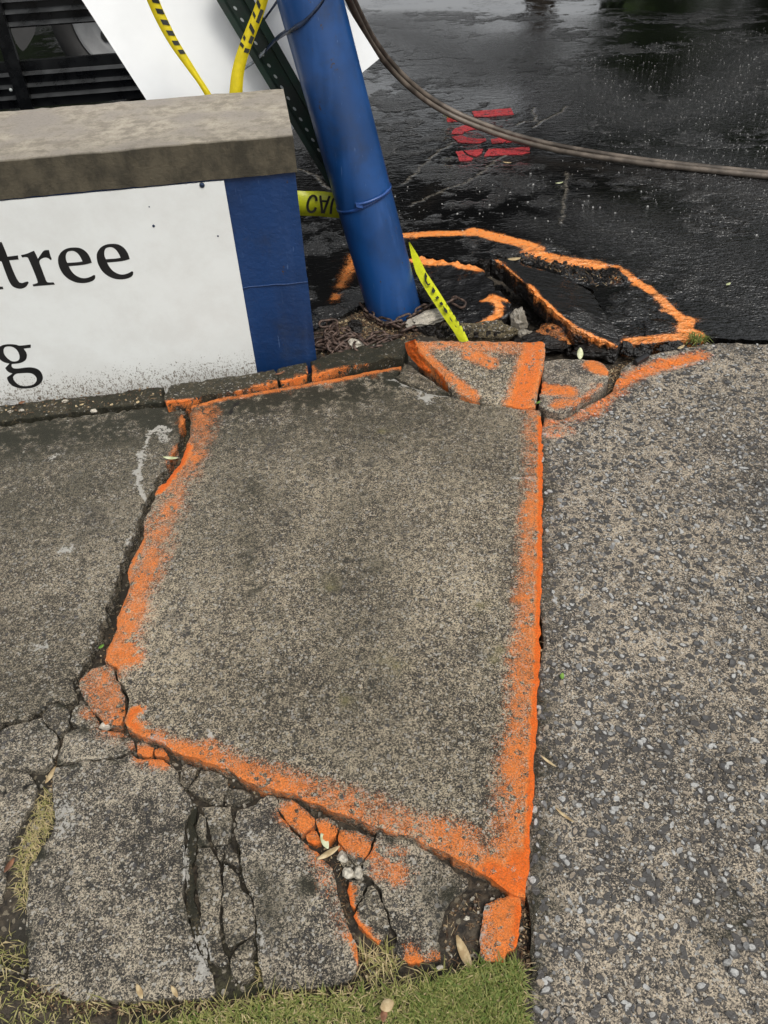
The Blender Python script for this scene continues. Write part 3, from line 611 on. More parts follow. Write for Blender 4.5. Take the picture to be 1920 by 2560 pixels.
FR = [
 [(-300,1880),(0,1826),(22,1815),(65,1803),(102,1796),(110,1806),(128,1826),(140,1838),(138,1862),(130,1885),(128,1905),(105,1918),(80,1920),(50,1920),(20,1916),(0,1912),(-300,1905)],
 [(103,1790),(118,1768),(130,1758),(147,1757),(160,1768),(172,1775),(175,1790),(172,1805),(168,1822),(158,1830),(143,1834),(130,1820),(115,1805)],
 [(192,1765),(205,1760),(220,1765),(232,1785),(248,1810),(240,1815),(215,1815),(190,1808),(176,1803),(180,1785)],
 [(225,1672),(245,1665),(270,1662),(283,1665),(283,1685),(290,1700),(300,1720),(308,1735),(313,1755),(312,1775),(305,1795),(300,1810),(280,1812),(262,1808),(245,1790),(228,1770),(212,1750),(202,1730),(200,1712),(205,1695),(215,1683)],
 [(162,1835),(180,1822),(195,1818),(215,1820),(240,1822),(270,1825),(300,1830),(315,1840),(333,1853),(332,1865),(318,1880),(300,1888),(280,1891),(255,1895),(235,1898),(210,1896),(190,1898),(165,1902),(142,1909),(145,1890),(155,1865)],
 [(340,1855),(355,1850),(385,1868),(378,1888),(360,1890),(343,1882)],
 [(387,1872),(405,1864),(418,1885),(410,1892),(386,1888)],
 [(-300,1925),(0,1922),(55,1926),(75,1945),(88,1968),(85,1990),(80,2010),(62,2035),(45,2070),(25,2110),(10,2160),(15,2200),(0,2250),(-300,2300)],
 [(138,1918),(165,1911),(210,1904),(255,1903),(300,1896),(330,1884),(345,1896),(370,1900),(400,1900),(425,1912),(440,1930),(448,1955),(466,1985),(480,2005),(470,2030),(462,2060),(458,2100),(455,2140),(462,2180),(456,2230),(466,2280),(478,2330),(490,2360),(510,2400),(528,2440),(536,2482),(500,2492),(380,2500),(280,2502),(180,2495),(100,2470),(75,2440),(68,2390),(66,2300),(68,2230),(75,2170),(95,2130),(125,2090),(140,2060),(132,2010),(130,1960)],
 [(503,2018),(545,2014),(575,2017),(578,2040),(572,2080),(568,2110),(560,2111),(536,2113),(526,2095),(521,2070),(516,2045)],
 [(493,2055),(503,2035),(511,2045),(516,2075),(515,2092),(522,2110),(515,2112),(497,2110),(494,2085)],
 [(495,2117),(525,2117),(533,2130),(543,2150),(547,2165),(550,2190),(553,2215),(549,2255),(547,2290),(551,2330),(557,2370),(568,2400),(568,2413),(556,2418),(540,2407),(527,2403),(520,2380),(510,2350),(503,2300),(498,2250),(492,2220),(495,2190),(491,2160)],
 [(541,2117),(558,2116),(556,2135),(551,2152),(546,2140)],
 [(562,2120),(575,2110),(585,2125),(592,2145),(593,2168),(580,2158),(561,2150)],
 [(558,2158),(575,2166),(590,2190),(600,2215),(615,2235),(625,2250),(631,2280),(634,2320),(631,2333),(610,2347),(590,2358),(572,2368),(566,2350),(561,2310),(557,2290),(558,2260),(562,2215),(558,2190)],
 [(588,2380),(600,2362),(630,2342),(636,2370),(625,2392),(605,2397),(590,2390)],
 [(580,2392),(600,2402),(625,2399),(632,2407),(633,2435),(620,2445),(597,2455),(582,2437),(578,2410)],
 [(597,2025),(640,2010),(665,1990),(688,1992),(696,2012),(700,2037),(728,2075),(755,2098),(765,2108),(800,2140),(832,2170),(842,2210),(846,2240),(858,2290),(870,2330),(885,2360),(893,2390),(890,2430),(865,2453),(800,2466),(700,2476),(665,2474),(655,2440),(648,2400),(645,2340),(640,2280),(632,2245),(612,2190),(604,2140),(598,2110),(592,2090),(592,2055)],
 [(455,1915),(465,1910),(492,1918),(485,1945),(462,1970),(448,1955)],
 [(500,1925),(520,1925),(550,1935),(566,1953),(568,1965),(545,1988),(515,1993),(490,1988),(472,1972),(495,1945)],
 [(520,2008),(545,1987),(561,1974),(559,1990),(553,2010),(540,2013)],
 [(570,1972),(600,1975),(625,1985),(632,1990),(610,1998),(585,2006),(563,2012),(566,1990)],
 [(697,1995),(720,1998),(745,2010),(765,2030),(785,2050),(783,2065),(762,2075),(752,2085),(740,2075),(722,2055),(705,2035),(697,2015)],
 [(791,2047),(820,2042),(842,2055),(848,2067),(840,2085),(820,2103),(808,2095),(796,2070)],
 [(764,2088),(784,2074),(798,2095),(803,2105),(790,2110),(770,2100)],
 [(850,2072),(870,2075),(935,2092),(928,2110),(913,2135),(903,2150),(893,2163),(880,2150),(862,2122),(845,2098)],
 [(945,2080),(1000,2092),(1060,2122),(1110,2152),(1145,2182),(1165,2200),(1172,2215),(1155,2232),(1130,2250),(1112,2280),(1100,2320),(1098,2360),(1105,2398),(1030,2405),(1003,2395),(990,2370),(990,2330),(974,2290),(960,2260),(950,2220),(930,2190),(905,2180),(910,2160),(930,2130)],
 [(872,2200),(900,2198),(916,2213),(903,2238),(884,2270),(878,2260),(870,2225)],
 [(920,2218),(930,2215),(945,2238),(962,2280),(972,2320),(958,2350),(945,2358),(920,2340),(895,2310),(887,2290),(906,2250)],
 [(1215,2260),(1235,2250),(1265,2245),(1280,2237),(1300,2245),(1303,2270),(1300,2320),(1295,2360),(1270,2380),(1255,2400),(1230,2405),(1203,2400),(1202,2350),(1208,2300)],
 [(1118,2262),(1140,2256),(1152,2270),(1140,2285),(1122,2284)],
 [(862,2110),(880,2160),(893,2172),(880,2180),(862,2178),(850,2150),(848,2110)],
]
FZ = {3: .012, 2: .006, 8: .0, 9: -.002, 11: -.004, 14: -.002, 17: -.004, 21: -.004, 22: .002, 23: .004, 24: -.006, 25: .0, 26: -.006, 28: .002, 29: .008, 0: -.002, 7: -.012, 30: -.018, 31: -.016, 18: -.008, 19: -.003, 20: -.01}
FL = {3: 'loose concrete chunk dusted with orange paint at the slab corner', 8: 'large grey fragment with a rounded lower left corner beside the grass', 29: 'narrow concrete stub painted orange on top above the lawn', 22: 'orange dusted wedge in the front crack', 26: 'crumbling fragment below the front edge of the heaved slab'}
for i, p in enumerate(FR):
    small = len(p) < 9
    slab('concrete_fragment', p, z=FZ.get(i, 0)-.004, t=.05, mat=M['concrete_old'] if i in (8, 17, 7, 26, 0, 4) else M['concrete_frag'], parent=PAV, tags='frag', jag=.0034 if not small else .0024, grid=.03, fine=.010, step=.0055, spall=.45, grow=.0008, rim=.0015, inset=.004, taper=.002, label=FL.get(i))
slab('spalled_strip', [(466,1990),(490,2010),(487,2060),(490,2110),(487,2160),(489,2230),(500,2300),(510,2370),(530,2440),(520,2430),(480,2320),(462,2250),(466,2180),(458,2140),(466,2060)], z=-.013, t=.04, mat=M['footing'], parent=PAV, tags='frag', jag=.006, dirt=.35, bumpz=.003)
slab('spalled_strip', [(594,2100),(606,2140),(614,2190),(640,2260),(650,2340),(660,2440),(668,2470),(650,2440),(638,2380),(636,2280),(622,2236),(600,2190)], z=-.014, t=.04, mat=M['footing'], parent=PAV, tags='frag', jag=.005, dirt=.35, bumpz=.003)
for p, lb in (([(-900,1070),(-200,1035),(0,1012),(140,997),(300,980),(408,964),(405,985),(408,1003),(300,1015),(140,1035),(0,1052),(-200,1072),(-900,1118)], 'mossy dirt covered strip along the foot of the wall'),
              ([(410,990),(425,960),(540,945),(640,930),(684,922),(690,938),(697,955),(600,975),(520,985),(470,1000),(415,1006)], None), ([(692,920),(765,905),(767,938),(725,950),(702,953),(694,938)], None),
              ([(776,902),(850,876),(930,858),(1000,846),(1020,868),(1008,893),(965,893),(930,905),(850,918),(780,943)], 'cracked lip of footing under the chain')):
    slab('footing', p, z=.040 if lb != 'mossy dirt covered strip along the foot of the wall' else .006, t=.08, mat=M['footing'], parent=PAV, tags='foot', jag=.005, dirt=.45 if lb is None else .7, bumpz=.003, label=lb, grid=.03)

# driveway with exposed aggregate
drive_out = [(1362,1042),(1400,1046),(1440,1032),(1470,1012),(1500,996),(1530,978),(1545,950),(1552,925),(1572,908),(1595,893),(1650,880),(1700,872),(1760,858),(1830,856),(1920,860),(2300,866),(3200,880),(4200,2000),(3600,3600),(1310,3600),(1320,2900),(1322,2560),(1330,2420),(1328,2300),(1310,2220),(1320,2120),(1326,2000),(1332,1900),(1337,1800),(1342,1700),(1360,1600),(1346,1500),(1348,1400),(1350,1250),(1349,1100)]
DRV = slab('driveway', drive_out, z=.0, t=.09, mat=M['drive'], tags='drive', jag=.004, grid=.07, fine=.012, step=.02, inset=.008, bumpz=.002)
tag(DRV, kind='structure')
def make_stones(n, poly_px, z, rmin, rmax, pw, hmul=.42, dark_skirt=False):
    poly = np.array([G(p[0], p[1], z)[:2] for p in poly_px]); lo, hi = poly.min(0), poly.max(0)
    lo = np.maximum(lo, [-3, .05]); hi = np.minimum(hi, [2.3, 3.2] if dark_skirt else [4, 9])
    pts = rng.uniform(lo, hi, (n*4, 2)); pts = pts[inside(poly, pts)][:n]
    pts = pts[poly_dist(pts, poly, True) > .008]
    K = 7; V_, F_, T_ = [], [], []
    ang = np.arange(K)*2*math.pi/K
    for p in pts:
        r = rmin+(rmax-rmin)*random.random()**pw; el = random.uniform(1, 2.1); ro = random.random()*6.28; t_ = random.random()
        rr = r*rng.uniform(.72, 1.2, K)
        x = rr*np.cos(ang)*math.sqrt(el); y = rr*np.sin(ang)/math.sqrt(el); c, s = math.cos(ro), math.sin(ro)
        xx, yy = c*x-s*y, s*x+c*y; h = r*hmul*random.uniform(.5, 1.3)
        b = len(V_); tx, ty = random.uniform(-.15, .15), random.uniform(-.15, .15)
        if dark_skirt and r > .0030 and random.random() < .6:                                    # flat dark skirt in place of a recess round the stone
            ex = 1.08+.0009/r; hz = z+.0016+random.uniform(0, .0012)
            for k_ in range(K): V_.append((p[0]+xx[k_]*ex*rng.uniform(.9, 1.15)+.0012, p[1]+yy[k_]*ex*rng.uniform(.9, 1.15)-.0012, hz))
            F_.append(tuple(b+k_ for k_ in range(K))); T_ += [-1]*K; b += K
        for k_ in range(K): V_.append((p[0]+xx[k_], p[1]+yy[k_], z-.002))
        for k_ in range(K): V_.append((p[0]+xx[k_]*.72+tx*r, p[1]+yy[k_]*.72+ty*r, z+h*rng.uniform(.7, 1.0)))
        for k_ in range(K): F_.append((b+k_, b+(k_+1) % K, b+K+(k_+1) % K, b+K+k_))
        F_.append(tuple(b+K+k_ for k_ in range(K)))
        T_ += [t_]*(2*K)
    return V_, F_, T_
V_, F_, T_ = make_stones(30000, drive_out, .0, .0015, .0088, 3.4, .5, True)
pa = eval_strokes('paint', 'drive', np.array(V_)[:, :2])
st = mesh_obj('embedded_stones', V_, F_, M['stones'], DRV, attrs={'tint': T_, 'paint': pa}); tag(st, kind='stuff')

# asphalt lot
lot_out = [(-3000,760),(400,790),(700,815),(790,822),(850,790),(918,752),(980,715),(1030,655),(1060,640),(1130,655),(1205,664),(1240,648),(1300,652),(1390,684),(1478,722),(1502,770),(1530,815),(1552,862),(1600,866),(1640,860),(1700,852),(1755,842),(1830,846),(1925,850),(2300,856),(3600,870)]
lot_w = [tuple(G(p[0], p[1], 0)[:2]) for p in lot_out]
extra_pts = []
for pl in red_polys:
    q = np.array([G(p[0], p[1], 0)[:2] for p in pl]); extra_pts.append(q)
def lot():
    far = [(60, 1.5), (60, 60), (-60, 60), (-60, 3.3)]
    near = np.array([w_ for w_ in lot_w if -30 < w_[0] < 30])
    near = densify(near, .012, .006, closed=False)
    B = np.vstack([near, [tuple(lot_w[-1])], np.array(far)]); nb = len(B)
    def grid(sp, x0, x1, y0, y1, jit=.3):
        g = np.stack(np.meshgrid(np.arange(x0, x1, sp), np.arange(y0, y1, sp)), -1).reshape(-1, 2); return g+rng.uniform(-jit, jit, g.shape)*sp
    gs = [grid(.12, -3, 4, 2.6, 8), grid(.5, -6, 6, 8, 14)]
    fg = grid(.016, -.9, 2.4, 2.5, 4.4); a = eval_strokes('paint', 'lot', fg) > 0; gs.append(fg[a])
    fg = grid(.014, -1.5, 2.6, 2.8, 7.5); a = eval_strokes('crack', 'lot', fg) > 0; gs.append(fg[a])
    fg = grid(.06, -2, 4.5, 2.6, 10.5); a = (eval_strokes('puddle', 'lot', fg) > 0) | (eval_strokes('coarse', 'lot', fg) > 0); gs.append(fg[a])
    g = np.vstack(gs); g = g[inside(B, g)]; g = g[poly_dist(g, near) > .008]
    allp = np.vstack([B, g]); ed = [(i, (i+1) % nb) for i in range(nb)]
    r = delaunay_2d_cdt([Vector(p) for p in allp], ed, [], 0, 1e-6)
    v2 = np.array([tuple(v) for v in r[0]]); cen = np.array([v2[list(f)].mean(0) for f in r[2]]); kp = inside(B, cen)
    tris = [tuple(f) for f, k_ in zip(r[2], kp) if k_]
    at = {kd: eval_strokes(kd, 'lot', v2) for kd in ('paint', 'crack', 'coarse', 'puddle')}
    zz = np.array([.004*mnoise.noise(Vector((p[0]*2.2, p[1]*2.2, 5))) if abs(p[0]) < 6 and p[1] < 12 else 0 for p in v2])
    verts = list(np.c_[v2, zz]); cnt = set()
    for f in tris:
        for i in range(3): cnt.add((f[i], f[(i+1) % 3]))
    n0 = len(verts); low = {}; faces = list(tris)
    for e in list(cnt):
        if (e[1], e[0]) in cnt: continue
        if max(abs(v2[e[0]][0]), abs(v2[e[1]][0])) > 4 or v2[e[0]][1] > 6: continue
        for i in e:
            if i not in low:
                low[i] = len(verts); verts.append((v2[i][0]+rng.uniform(-.004, .004), v2[i][1]+.012+rng.uniform(-.004, .004), -.10))
                for kd in at: at[kd] = np.append(at[kd], at[kd][i]*.6 if kd == 'paint' else 0)
        faces.append((e[1], e[0], low[e[0]], low[e[1]]))
    o = mesh_obj('asphalt_lot', verts, faces, M['asphalt'], attrs=at); return o
LOT = lot(); tag(LOT, kind='structure')
k = NT('red_stencil_paint'); n1 = k.noise(22, 4, .6)
rc = k.mix(k.ss(n1, .35, .65), (.27, .016, .022), (.42, .04, .045)); rc = k.mix(k.ss(k.noise(34, 5, .72), .56, .63), rc, (.012, .010, .010))
M['red'] = k.fin(rc, k.ss(n1, .4, .6, .25, .5), k.bump(k.math('ADD', k.noise(62, 3), k.noise(30, 3)), .8, .006))
for pl in red_polys:
    q = np.array([G(p[0], p[1], .006)[:2] for p in pl])
    if sum(q[i][0]*q[(i+1) % len(q)][1]-q[(i+1) % len(q)][0]*q[i][1] for i in range(len(q))) < 0: q = q[::-1]
    q = densify(q, .012, .0035, seed=random.random()*9); n_ = len(q)
    lz = lambda p: .004*mnoise.noise(Vector((p[0]*2.2, p[1]*2.2, 5)))+.0026
    mesh_obj('red_marking', [(p[0], p[1], lz(p)) for p in q]+[(p[0], p[1], lz(p)-.004) for p in q], [tuple(range(n_))]+[((i+1) % n_, i, n_+i, n_+(i+1) % n_) for i in range(n_)], M['red'], LOT)
slab('asphalt_plate', [(1000,655,.03),(1038,640,.055),(1060,636,.058),(1130,652,.06),(1205,667,.068),(1215,685,.066),(1236,708,.06),(1256,732,.055),(1276,757,.05),(1280,780,.045),(1262,798,.04),(1230,806,.038),(1165,822,.03),(1150,812,.03),(1120,790,.03),(1085,772,.03),(1055,745,.03),(1020,700,.03)], t=.07, mat=M['asphalt_dry'], parent=LOT, tags='cplate', jag=.009, fine=.012, grid=.02, bumpz=.010, rim=.006, facemat=M['asphalt_face'], label='lifted asphalt plate right of the blue pole')
slab('asphalt_plate', [(1212,656,.115),(1226,650,.118),(1248,655,.118),(1285,676,.118),(1322,700,.116),(1346,735,.106),(1382,770,.095),(1440,820,.075),(1500,850,.05),(1545,868,.03),(1553,862,.018),(1534,818,.012),(1505,772,.01),(1480,724,.012),(1440,704,.02),(1390,686,.035),(1340,668,.06),(1290,654,.085),(1250,647,.105)], t=.075, mat=M['asphalt_dry'], parent=LOT, tags='ridge', jag=.007, fine=.012, bumpz=.004, rim=.004, facemat=M['asphalt_face'], facepaint=.35, label='upheaved asphalt wedge with an orange painted ridge')

# ================================================================== THINGS
# --- sign wall
def wbox(name, u0, u1, d0, d1, z0, z1, mat, parent, bevel=.0, attrs=None, seg=None, rough=0.0):
    nu = seg or 1
    vs_ = []; fs = []
    if not seg:
        P = [wl(u, d, z) for z in (z0, z1) for d in (d0, d1) for u in (u0, u1)]
        return mesh_obj(name, P, [(0,2,3,1),(4,5,7,6),(0,1,5,4),(2,6,7,3),(0,4,6,2),(1,3,7,5)], mat, parent)
    us = np.linspace(u0, u1, seg+1)
    b = .006; prof = [(d0, z0), (d0, z1-b), (d0+b, z1), (d0+(d1-d0)*.33, z1), (d0+(d1-d0)*.66, z1), (d1-b, z1), (d1, z1-b), (d1, z0)]
    st_ = [1, 1, .2, 0, 0, 0, .5, 1]; at = []
    for ui, u in enumerate(us):
        for (d, z), s_ in zip(prof, st_):
            p = wl(u, d, z); q = Vector(p)
            jit = rough*np.array([mnoise.noise(q*25), mnoise.noise(q*25+Vector((9, 0, 0))), mnoise.noise(q*25+Vector((0, 9, 0)))+.5*mnoise.noise(q*6)])
            if ui == seg: jit = jit*.5
            vs_.append(p+jit); at.append(s_)
    n_ = len(prof)
    for i in range(seg):
        for j in range(n_-1): fs.append((i*n_+j, (i+1)*n_+j, (i+1)*n_+j+1, i*n_+j+1))
        fs.append((i*n_+n_-1, (i+1)*n_+n_-1, (i+1)*n_, i*n_))
    fs.append(tuple(range(n_-1, -1, -1))); fs.append(tuple(seg*n_+j for j in range(n_)))
    return mesh_obj(name, vs_, fs, mat, parent, attrs={'stain': at})
WR = .222
wall = empty('sign_wall'); tag(wall, 'low blue painted block wall with stained stone cap', 'wall')
wbox('block_course', -3.6, WR, .0, .50, -.12, .330, M['wall_blue'], wall); wbox('block_course', -3.6, WR-.0015, .0015, .4985, .330, .690, M['wall_blue'], wall)
wbox('cap', -3.6, WR+.004, -.010, .53, .692, .802, M['cap'], wall, seg=130, rough=.0028)
mv = [wl(u, -.002+.0012*math.sin(u*40), .330+.0022*math.sin(u*23)+.0012*math.sin(u*71)) for u in np.linspace(-.05, WR, 40)]
v_, f_ = tube_geo(mv, .0024, 6); mesh_obj('mortar_ridge', v_, f_, M['wall_blue'], wall, True)
# --- sign board with lettering
board = empty('sign_board'); tag(board, 'white sign board with black serif lettering on the blue wall', 'sign')
def bpt(x, y, d): return V(x, y, d)
c0, c1, c2 = V(560,450,-.008), V(643,934,-.008), None
ub = (c1-WP)@WU; ztop = .686; zbot = -.05
PB = [wl(u, d, z) for z in (zbot, ztop) for d in (-.0085, -.0025) for u in (-3.4, 0.0)]
mesh_obj('panel', PB, [(0,2,3,1),(4,5,7,6),(0,1,5,4),(2,6,7,3),(0,4,6,2),(1,3,7,5)], M['board'], board)
def letter(loops, sc, ox, oy, d=-.0093):
    pts = []; ed = []; L = []
    for lp in loops:
        q = [V(ox+x/sc, oy+y/sc, d) for x, y in lp]
        uv = smooth_closed([((p-WP)@WU, p[2]) for p in q]); b = len(pts); L.append(uv)
        pts += list(uv); ed += [(b+i, b+(i+1) % len(uv)) for i in range(len(uv))]
    r = delaunay_2d_cdt([Vector(p) for p in pts], ed, [], 0, 1e-7)
    v2 = np.array([tuple(v) for v in r[0]]); cen = np.array([v2[list(f)].mean(0) for f in r[2]])
    kp = np.zeros(len(cen), bool)
    for uv in L: kp ^= inside(np.array(uv), cen)
    mesh_obj('letter', [wl(a, d, b) for a, b in v2], [tuple(f) for f, k_ in zip(r[2], kp) if k_], M['letter'], board)
def smooth_closed(pts, m=3):
    pts = [np.array(p) for p in pts]; n = len(pts); out = []
    for i in range(n):
        p0, p1, p2, p3 = pts[i-1], pts[i], pts[(i+1) % n], pts[(i+2) % n]
        a, b, c = p1-p0, p2-p1, p3-p2
        sharp1 = (a@b)/(np.linalg.norm(a)*np.linalg.norm(b)+1e-12) < .62; sharp2 = (b@c)/(np.linalg.norm(b)*np.linalg.norm(c)+1e-12) < .62
        t1 = b*.5*2 if sharp1 else (p2-p0)*.5; t2 = b if sharp2 else (p3-p1)*.5
        for k_ in range(m):
            t = k_/m; out.append((2*t**3-3*t*t+1)*p1+(t**3-2*t*t+t)*t1+(-2*t**3+3*t*t)*p2+(t**3-t*t)*t2)
    return out
e_out = [(615,320),(640,285),(690,255),(760,243),(830,250),(890,285),(930,340),(952,402),(900,417),(830,428),(712,438),(735,480),(775,525),(830,555),(880,562),(930,550),(975,527),(988,535),(985,565),(960,590),(910,607),(850,613),(780,603),(710,570),(655,520),(620,460),(603,400),(603,350)]
e_in = [(698,403),(685,370),(682,330),(695,295),(725,280),(765,280),(805,305),(835,345),(855,388),(800,396)]
letter([e_out, e_in], 4.1475, 0, 560); sh = lambda L: [(x+401-(x-603)*.02, y-38) for x, y in L]
letter([sh(e_out), sh(e_in)], 4.1475, 0, 560)
letter([[(217,322),(270,310),(320,290),(352,278),(365,300),(393,360),(420,320),(450,280),(480,270),(508,270),(520,320),(537,362),(525,375),(500,355),(465,348),(425,365),(408,395),(430,460),(460,540),(480,590),(500,605),(555,605),(570,628),(345,647),(338,625),(380,615),(390,600),(370,540),(330,440),(290,350),(270,342),(228,347)]], 4.1475, 0, 560)
letter([[(15,185),(40,240),(78,338),(185,325),(193,368),(95,377),(130,470),(170,560),(200,605),(230,612),(265,600),(288,595),(298,608),(270,650),(225,670),(180,668),(130,645),(95,595),(60,510),(20,400),(8,385),(-40,390),(-45,365),(-5,345),(-12,260),(-12,200)]], 4.1475, 0, 560)
letter([[(-130,480),(-85,470),(-40,600),(-20,648),(28,650),(36,675),(-120,690),(-120,668),(-85,655)]], 4.1475, 0, 560)
letter([[(410,365),(638,342),(638,410),(490,428),(540,500),(558,570),(540,650),(480,700),(400,730),(310,742),(245,748),(240,780),(255,815),(300,838),(400,838),(520,820),(620,815),(720,828),(800,865),(860,930),(888,1020),(875,1090),(820,1165),(730,1220),(620,1248),(500,1255),(390,1245),(280,1210),(200,1150),(158,1080),(148,1025),(200,985),(258,945),(190,920),(140,880),(108,830),(150,785),(195,738),(100,715),(20,670),(-40,610),(-70,540),(-70,470),(-40,410),(20,370),(110,342),(220,335),(330,345)],
        [(180,382),(110,395),(75,440),(80,520),(120,590),(180,650),(250,690),(330,692),(385,665),(405,610),(395,540),(360,470),(310,420),(250,390)], [(345,948),(480,935),(600,932),(680,955),(735,1000),(760,1050),(750,1110),(700,1165),(620,1195),(520,1205),(430,1195),(350,1150),(295,1090),(270,1030),(290,985)]], 8.295, 0, 820)
def dome(c, nrm, r, h, n=10):
    nrm = np.array(nrm)/np.linalg.norm(nrm); u = np.cross(nrm, [0, 0, 1.0]); u /= np.linalg.norm(u); v = np.cross(nrm, u); vs_ = []; fs = []
    for rr, hh in ((r, 0), (r*.85, h*.6), (r*.4, h)):
        for k_ in range(n): a = 6.283*k_/n; vs_.append(c+nrm*hh+rr*(math.cos(a)*u+math.sin(a)*v))
    for i in range(2):
        for k_ in range(n): fs.append((i*n+k_, i*n+(k_+1) % n, (i+1)*n+(k_+1) % n, (i+1)*n+k_))
    fs.append(tuple(2*n+k_ for k_ in range(n))); return vs_, fs
for (x, y, r_) in ((505,463,.0085), (384,565,.0045), (373,517,.0022), (545,590,.003)):
    v_, f_ = dome(V(x, y, -.0086), -WN, r_, r_*.5); mesh_obj('screw', v_, f_, M['screw'], board)
# --- leaning blue pole
PB0, PB1 = np.array([.085, 2.86, -.06]), None
base = G(985, 772, .0); top = D(775, 0, 2.56)
ax = (top-base)/np.linalg.norm(top-base)
def pole_pt(s): return base+ax*s
pole = empty('pole'); tag(pole, 'thick leaning blue steel pole rising beside the wall', 'pole')
v_, f_ = tube_geo([pole_pt(s) for s in (-.12, 0, .2, .4, .7, 1.0, 1.3, 1.8, 2.6)], .1085, 48); mesh_obj('shaft', v_, f_, M['pole_blue'], pole, True)
def ring_on_pole(s0, tilt, r, a0, a1, n=40, lean=0.0):
    u = np.cross(ax, [0, 1.0, 0]); u /= np.linalg.norm(u); v = np.cross(ax, u); out = []
    for i in range(n+1):
        a = a0+(a1-a0)*i/n; out.append(pole_pt(s0+tilt*math.cos(a)+lean*math.sin(a))+r*(math.cos(a)*u+math.sin(a)*v))
    return out
def ribbon(path, wv, mat, name, parent=None, thick=.0006, attrs=None):     # path of points, wv: width vector per point
    n = len(path); vs_ = []; fs = []
    for p, w_ in zip(path, wv):
        p = np.array(p); w_ = np.array(w_); vs_ += [p-w_*.5, p+w_*.5]
    for i in range(n-1): fs.append((2*i, 2*i+1, 2*i+3, 2*i+2))
    o = mesh_obj(name, vs_, fs, mat, parent, True)
    sm = o.modifiers.new('thickness', 'SOLIDIFY'); sm.thickness = thick; sm.offset = 0
    return o
# --- strap across the pole and its free end
def proj(p):
    q = RM.T@(np.array(p)-CAM); return q[0]/q[2]*FPX+CX, q[1]/q[2]*FPX+CY
def pole_front(x, y, off=.004):           # point where the view line meets the pole surface
    r = ray(x, y); o = CAM-base; d = r-ax*(r@ax); e = o-ax*(o@ax); R_ = .1085+off
    A, Bq, Cq = d@d, 2*d@e, e@e-R_*R_; disc = Bq*Bq-4*A*Cq
    if disc < 0: return None
    return CAM+r*((-Bq-math.sqrt(disc))/(2*A))
# cable tie round the pole
tie = empty('cable_tie'); tag(tie, 'blue cable tie tightened round the lower pole', 'cable tie')
def pole_ang(p):
    u = np.cross(ax, [0, 1.0, 0]); u /= np.linalg.norm(u); v = np.cross(ax, u); q = np.array(p)-base; return math.atan2(q@v, q@u), q@ax
tp = [pole_ang(pole_front(x, y, .001)) for x, y in ((893,524),(930,508),(974,474))]
cf = np.linalg.solve(np.array([[1, math.cos(a), math.sin(a)] for a, _ in tp]), np.array([s_ for _, s_ in tp]))
rp = ring_on_pole(cf[0], cf[1], .1105, 0, 2*math.pi, 64, cf[2])
ribbon(rp, [ax*.011]*len(rp), M['tie'], 'band', tie, .002)
v_, f_ = tube_geo(smooth_path([pole_front(x, y, .012) for x, y in ((893,511),(905,509),(920,505),(935,499),(950,492),(962,484),(972,474))]), .0050, 8); mesh_obj('tail', v_, f_, M['tie'], tie, True)
hd = pole_front(898,513,.008); P8 = [hd+a*ax*.009+b*np.array([1, .05, -.2])*.012+c*np.array([0, -1, .3])*.007 for c in (-1, 1) for b in (-1, 1) for a in (-1, 1)]
mesh_obj('head', P8, [(0,1,3,2),(4,6,7,5),(0,4,5,1),(2,3,7,6),(0,2,6,4),(1,5,7,3)], M['tie'], tie)
sp = [D(612,170,2.86), D(640,150,2.82), D(668,122,2.76), D(690,98,2.68)]+[pole_front(x, y, .004) for x, y in ((712,82),(735,70),(760,55),(785,30),(808,2),(825,-30))]
sp = smooth_path(sp, 5); upv = np.array([.45, .1, .9]); upv /= np.linalg.norm(upv)
strap = empty('strap'); tag(strap, 'dark blue strap tied across the top of the pole', 'strap')
ribbon(sp[9:], [upv*.022]*len(sp[9:]), M['strap'], 'band', strap, .002); ribbon(sp[:10], [upv*.02*(0.75+.25*i/9) for i in range(10)], M['strap_clear'], 'clear_end', strap, .002)
bp = smooth_path([D(650,62,2.83), D(665,42,2.82), D(685,15,2.80), D(705,-15,2.79)], 4)
ribbon(bp, [np.array([.9, 0, .45])*.024]*len(bp), M['strap'], 'buckle_strap', strap, .002)
# --- knocked over sign behind the wall: white panel on a dark green channel post
ls = empty('leaning_sign'); tag(ls, 'white metal sign panel on a dark green perforated post, knocked askew', 'sign')
pd = .70
def VL(x, y, d, lean=.30):                 # same, but on a plane leaning back from the camera
    n = WN-np.array([0, 0, lean]); p0 = WP+WN*d+np.array([0, 0, .42]); r = ray(x, y); return CAM+r*(((p0-CAM)@n)/(r@n))
cs = [VL(x, y, pd) for x, y in ((524,494),(948,147),(805,-80),(30,-270))]
cs2 = [p+WN*.004 for p in cs]
mesh_obj('panel', cs+cs2, [(0,1,2,3),(7,6,5,4),(1,0,4,5),(2,1,5,6),(3,2,6,7),(0,3,7,4)], M['panel'], ls)
pdp = .62
pL0, pL1, pR0, pR1 = VL(507,-60,pdp), VL(862,528,pdp), VL(604,-56,pdp), VL(934,530,pdp)
a_top, b_top = pL0, pR0; a_bot = pL1; b_bot = pR1
def post_prof():
    prof = [(0, 0), (.16, 0), (.22, .028), (.72, .028), (.78, 0), (1, 0)]; vs_ = []; fs = []
    for k_ in range(13):
        t = k_/12; A = a_top+(a_bot-a_top)*t; B_ = b_top+(b_bot-b_top)*t
        for (u, d) in prof: vs_.append(A+(B_-A)*u+WN*(-.03+d))
    for k_ in range(12):
        for j in range(5): fs.append((k_*6+j, k_*6+j+1, (k_+1)*6+j+1, (k_+1)*6+j))
    return vs_, fs
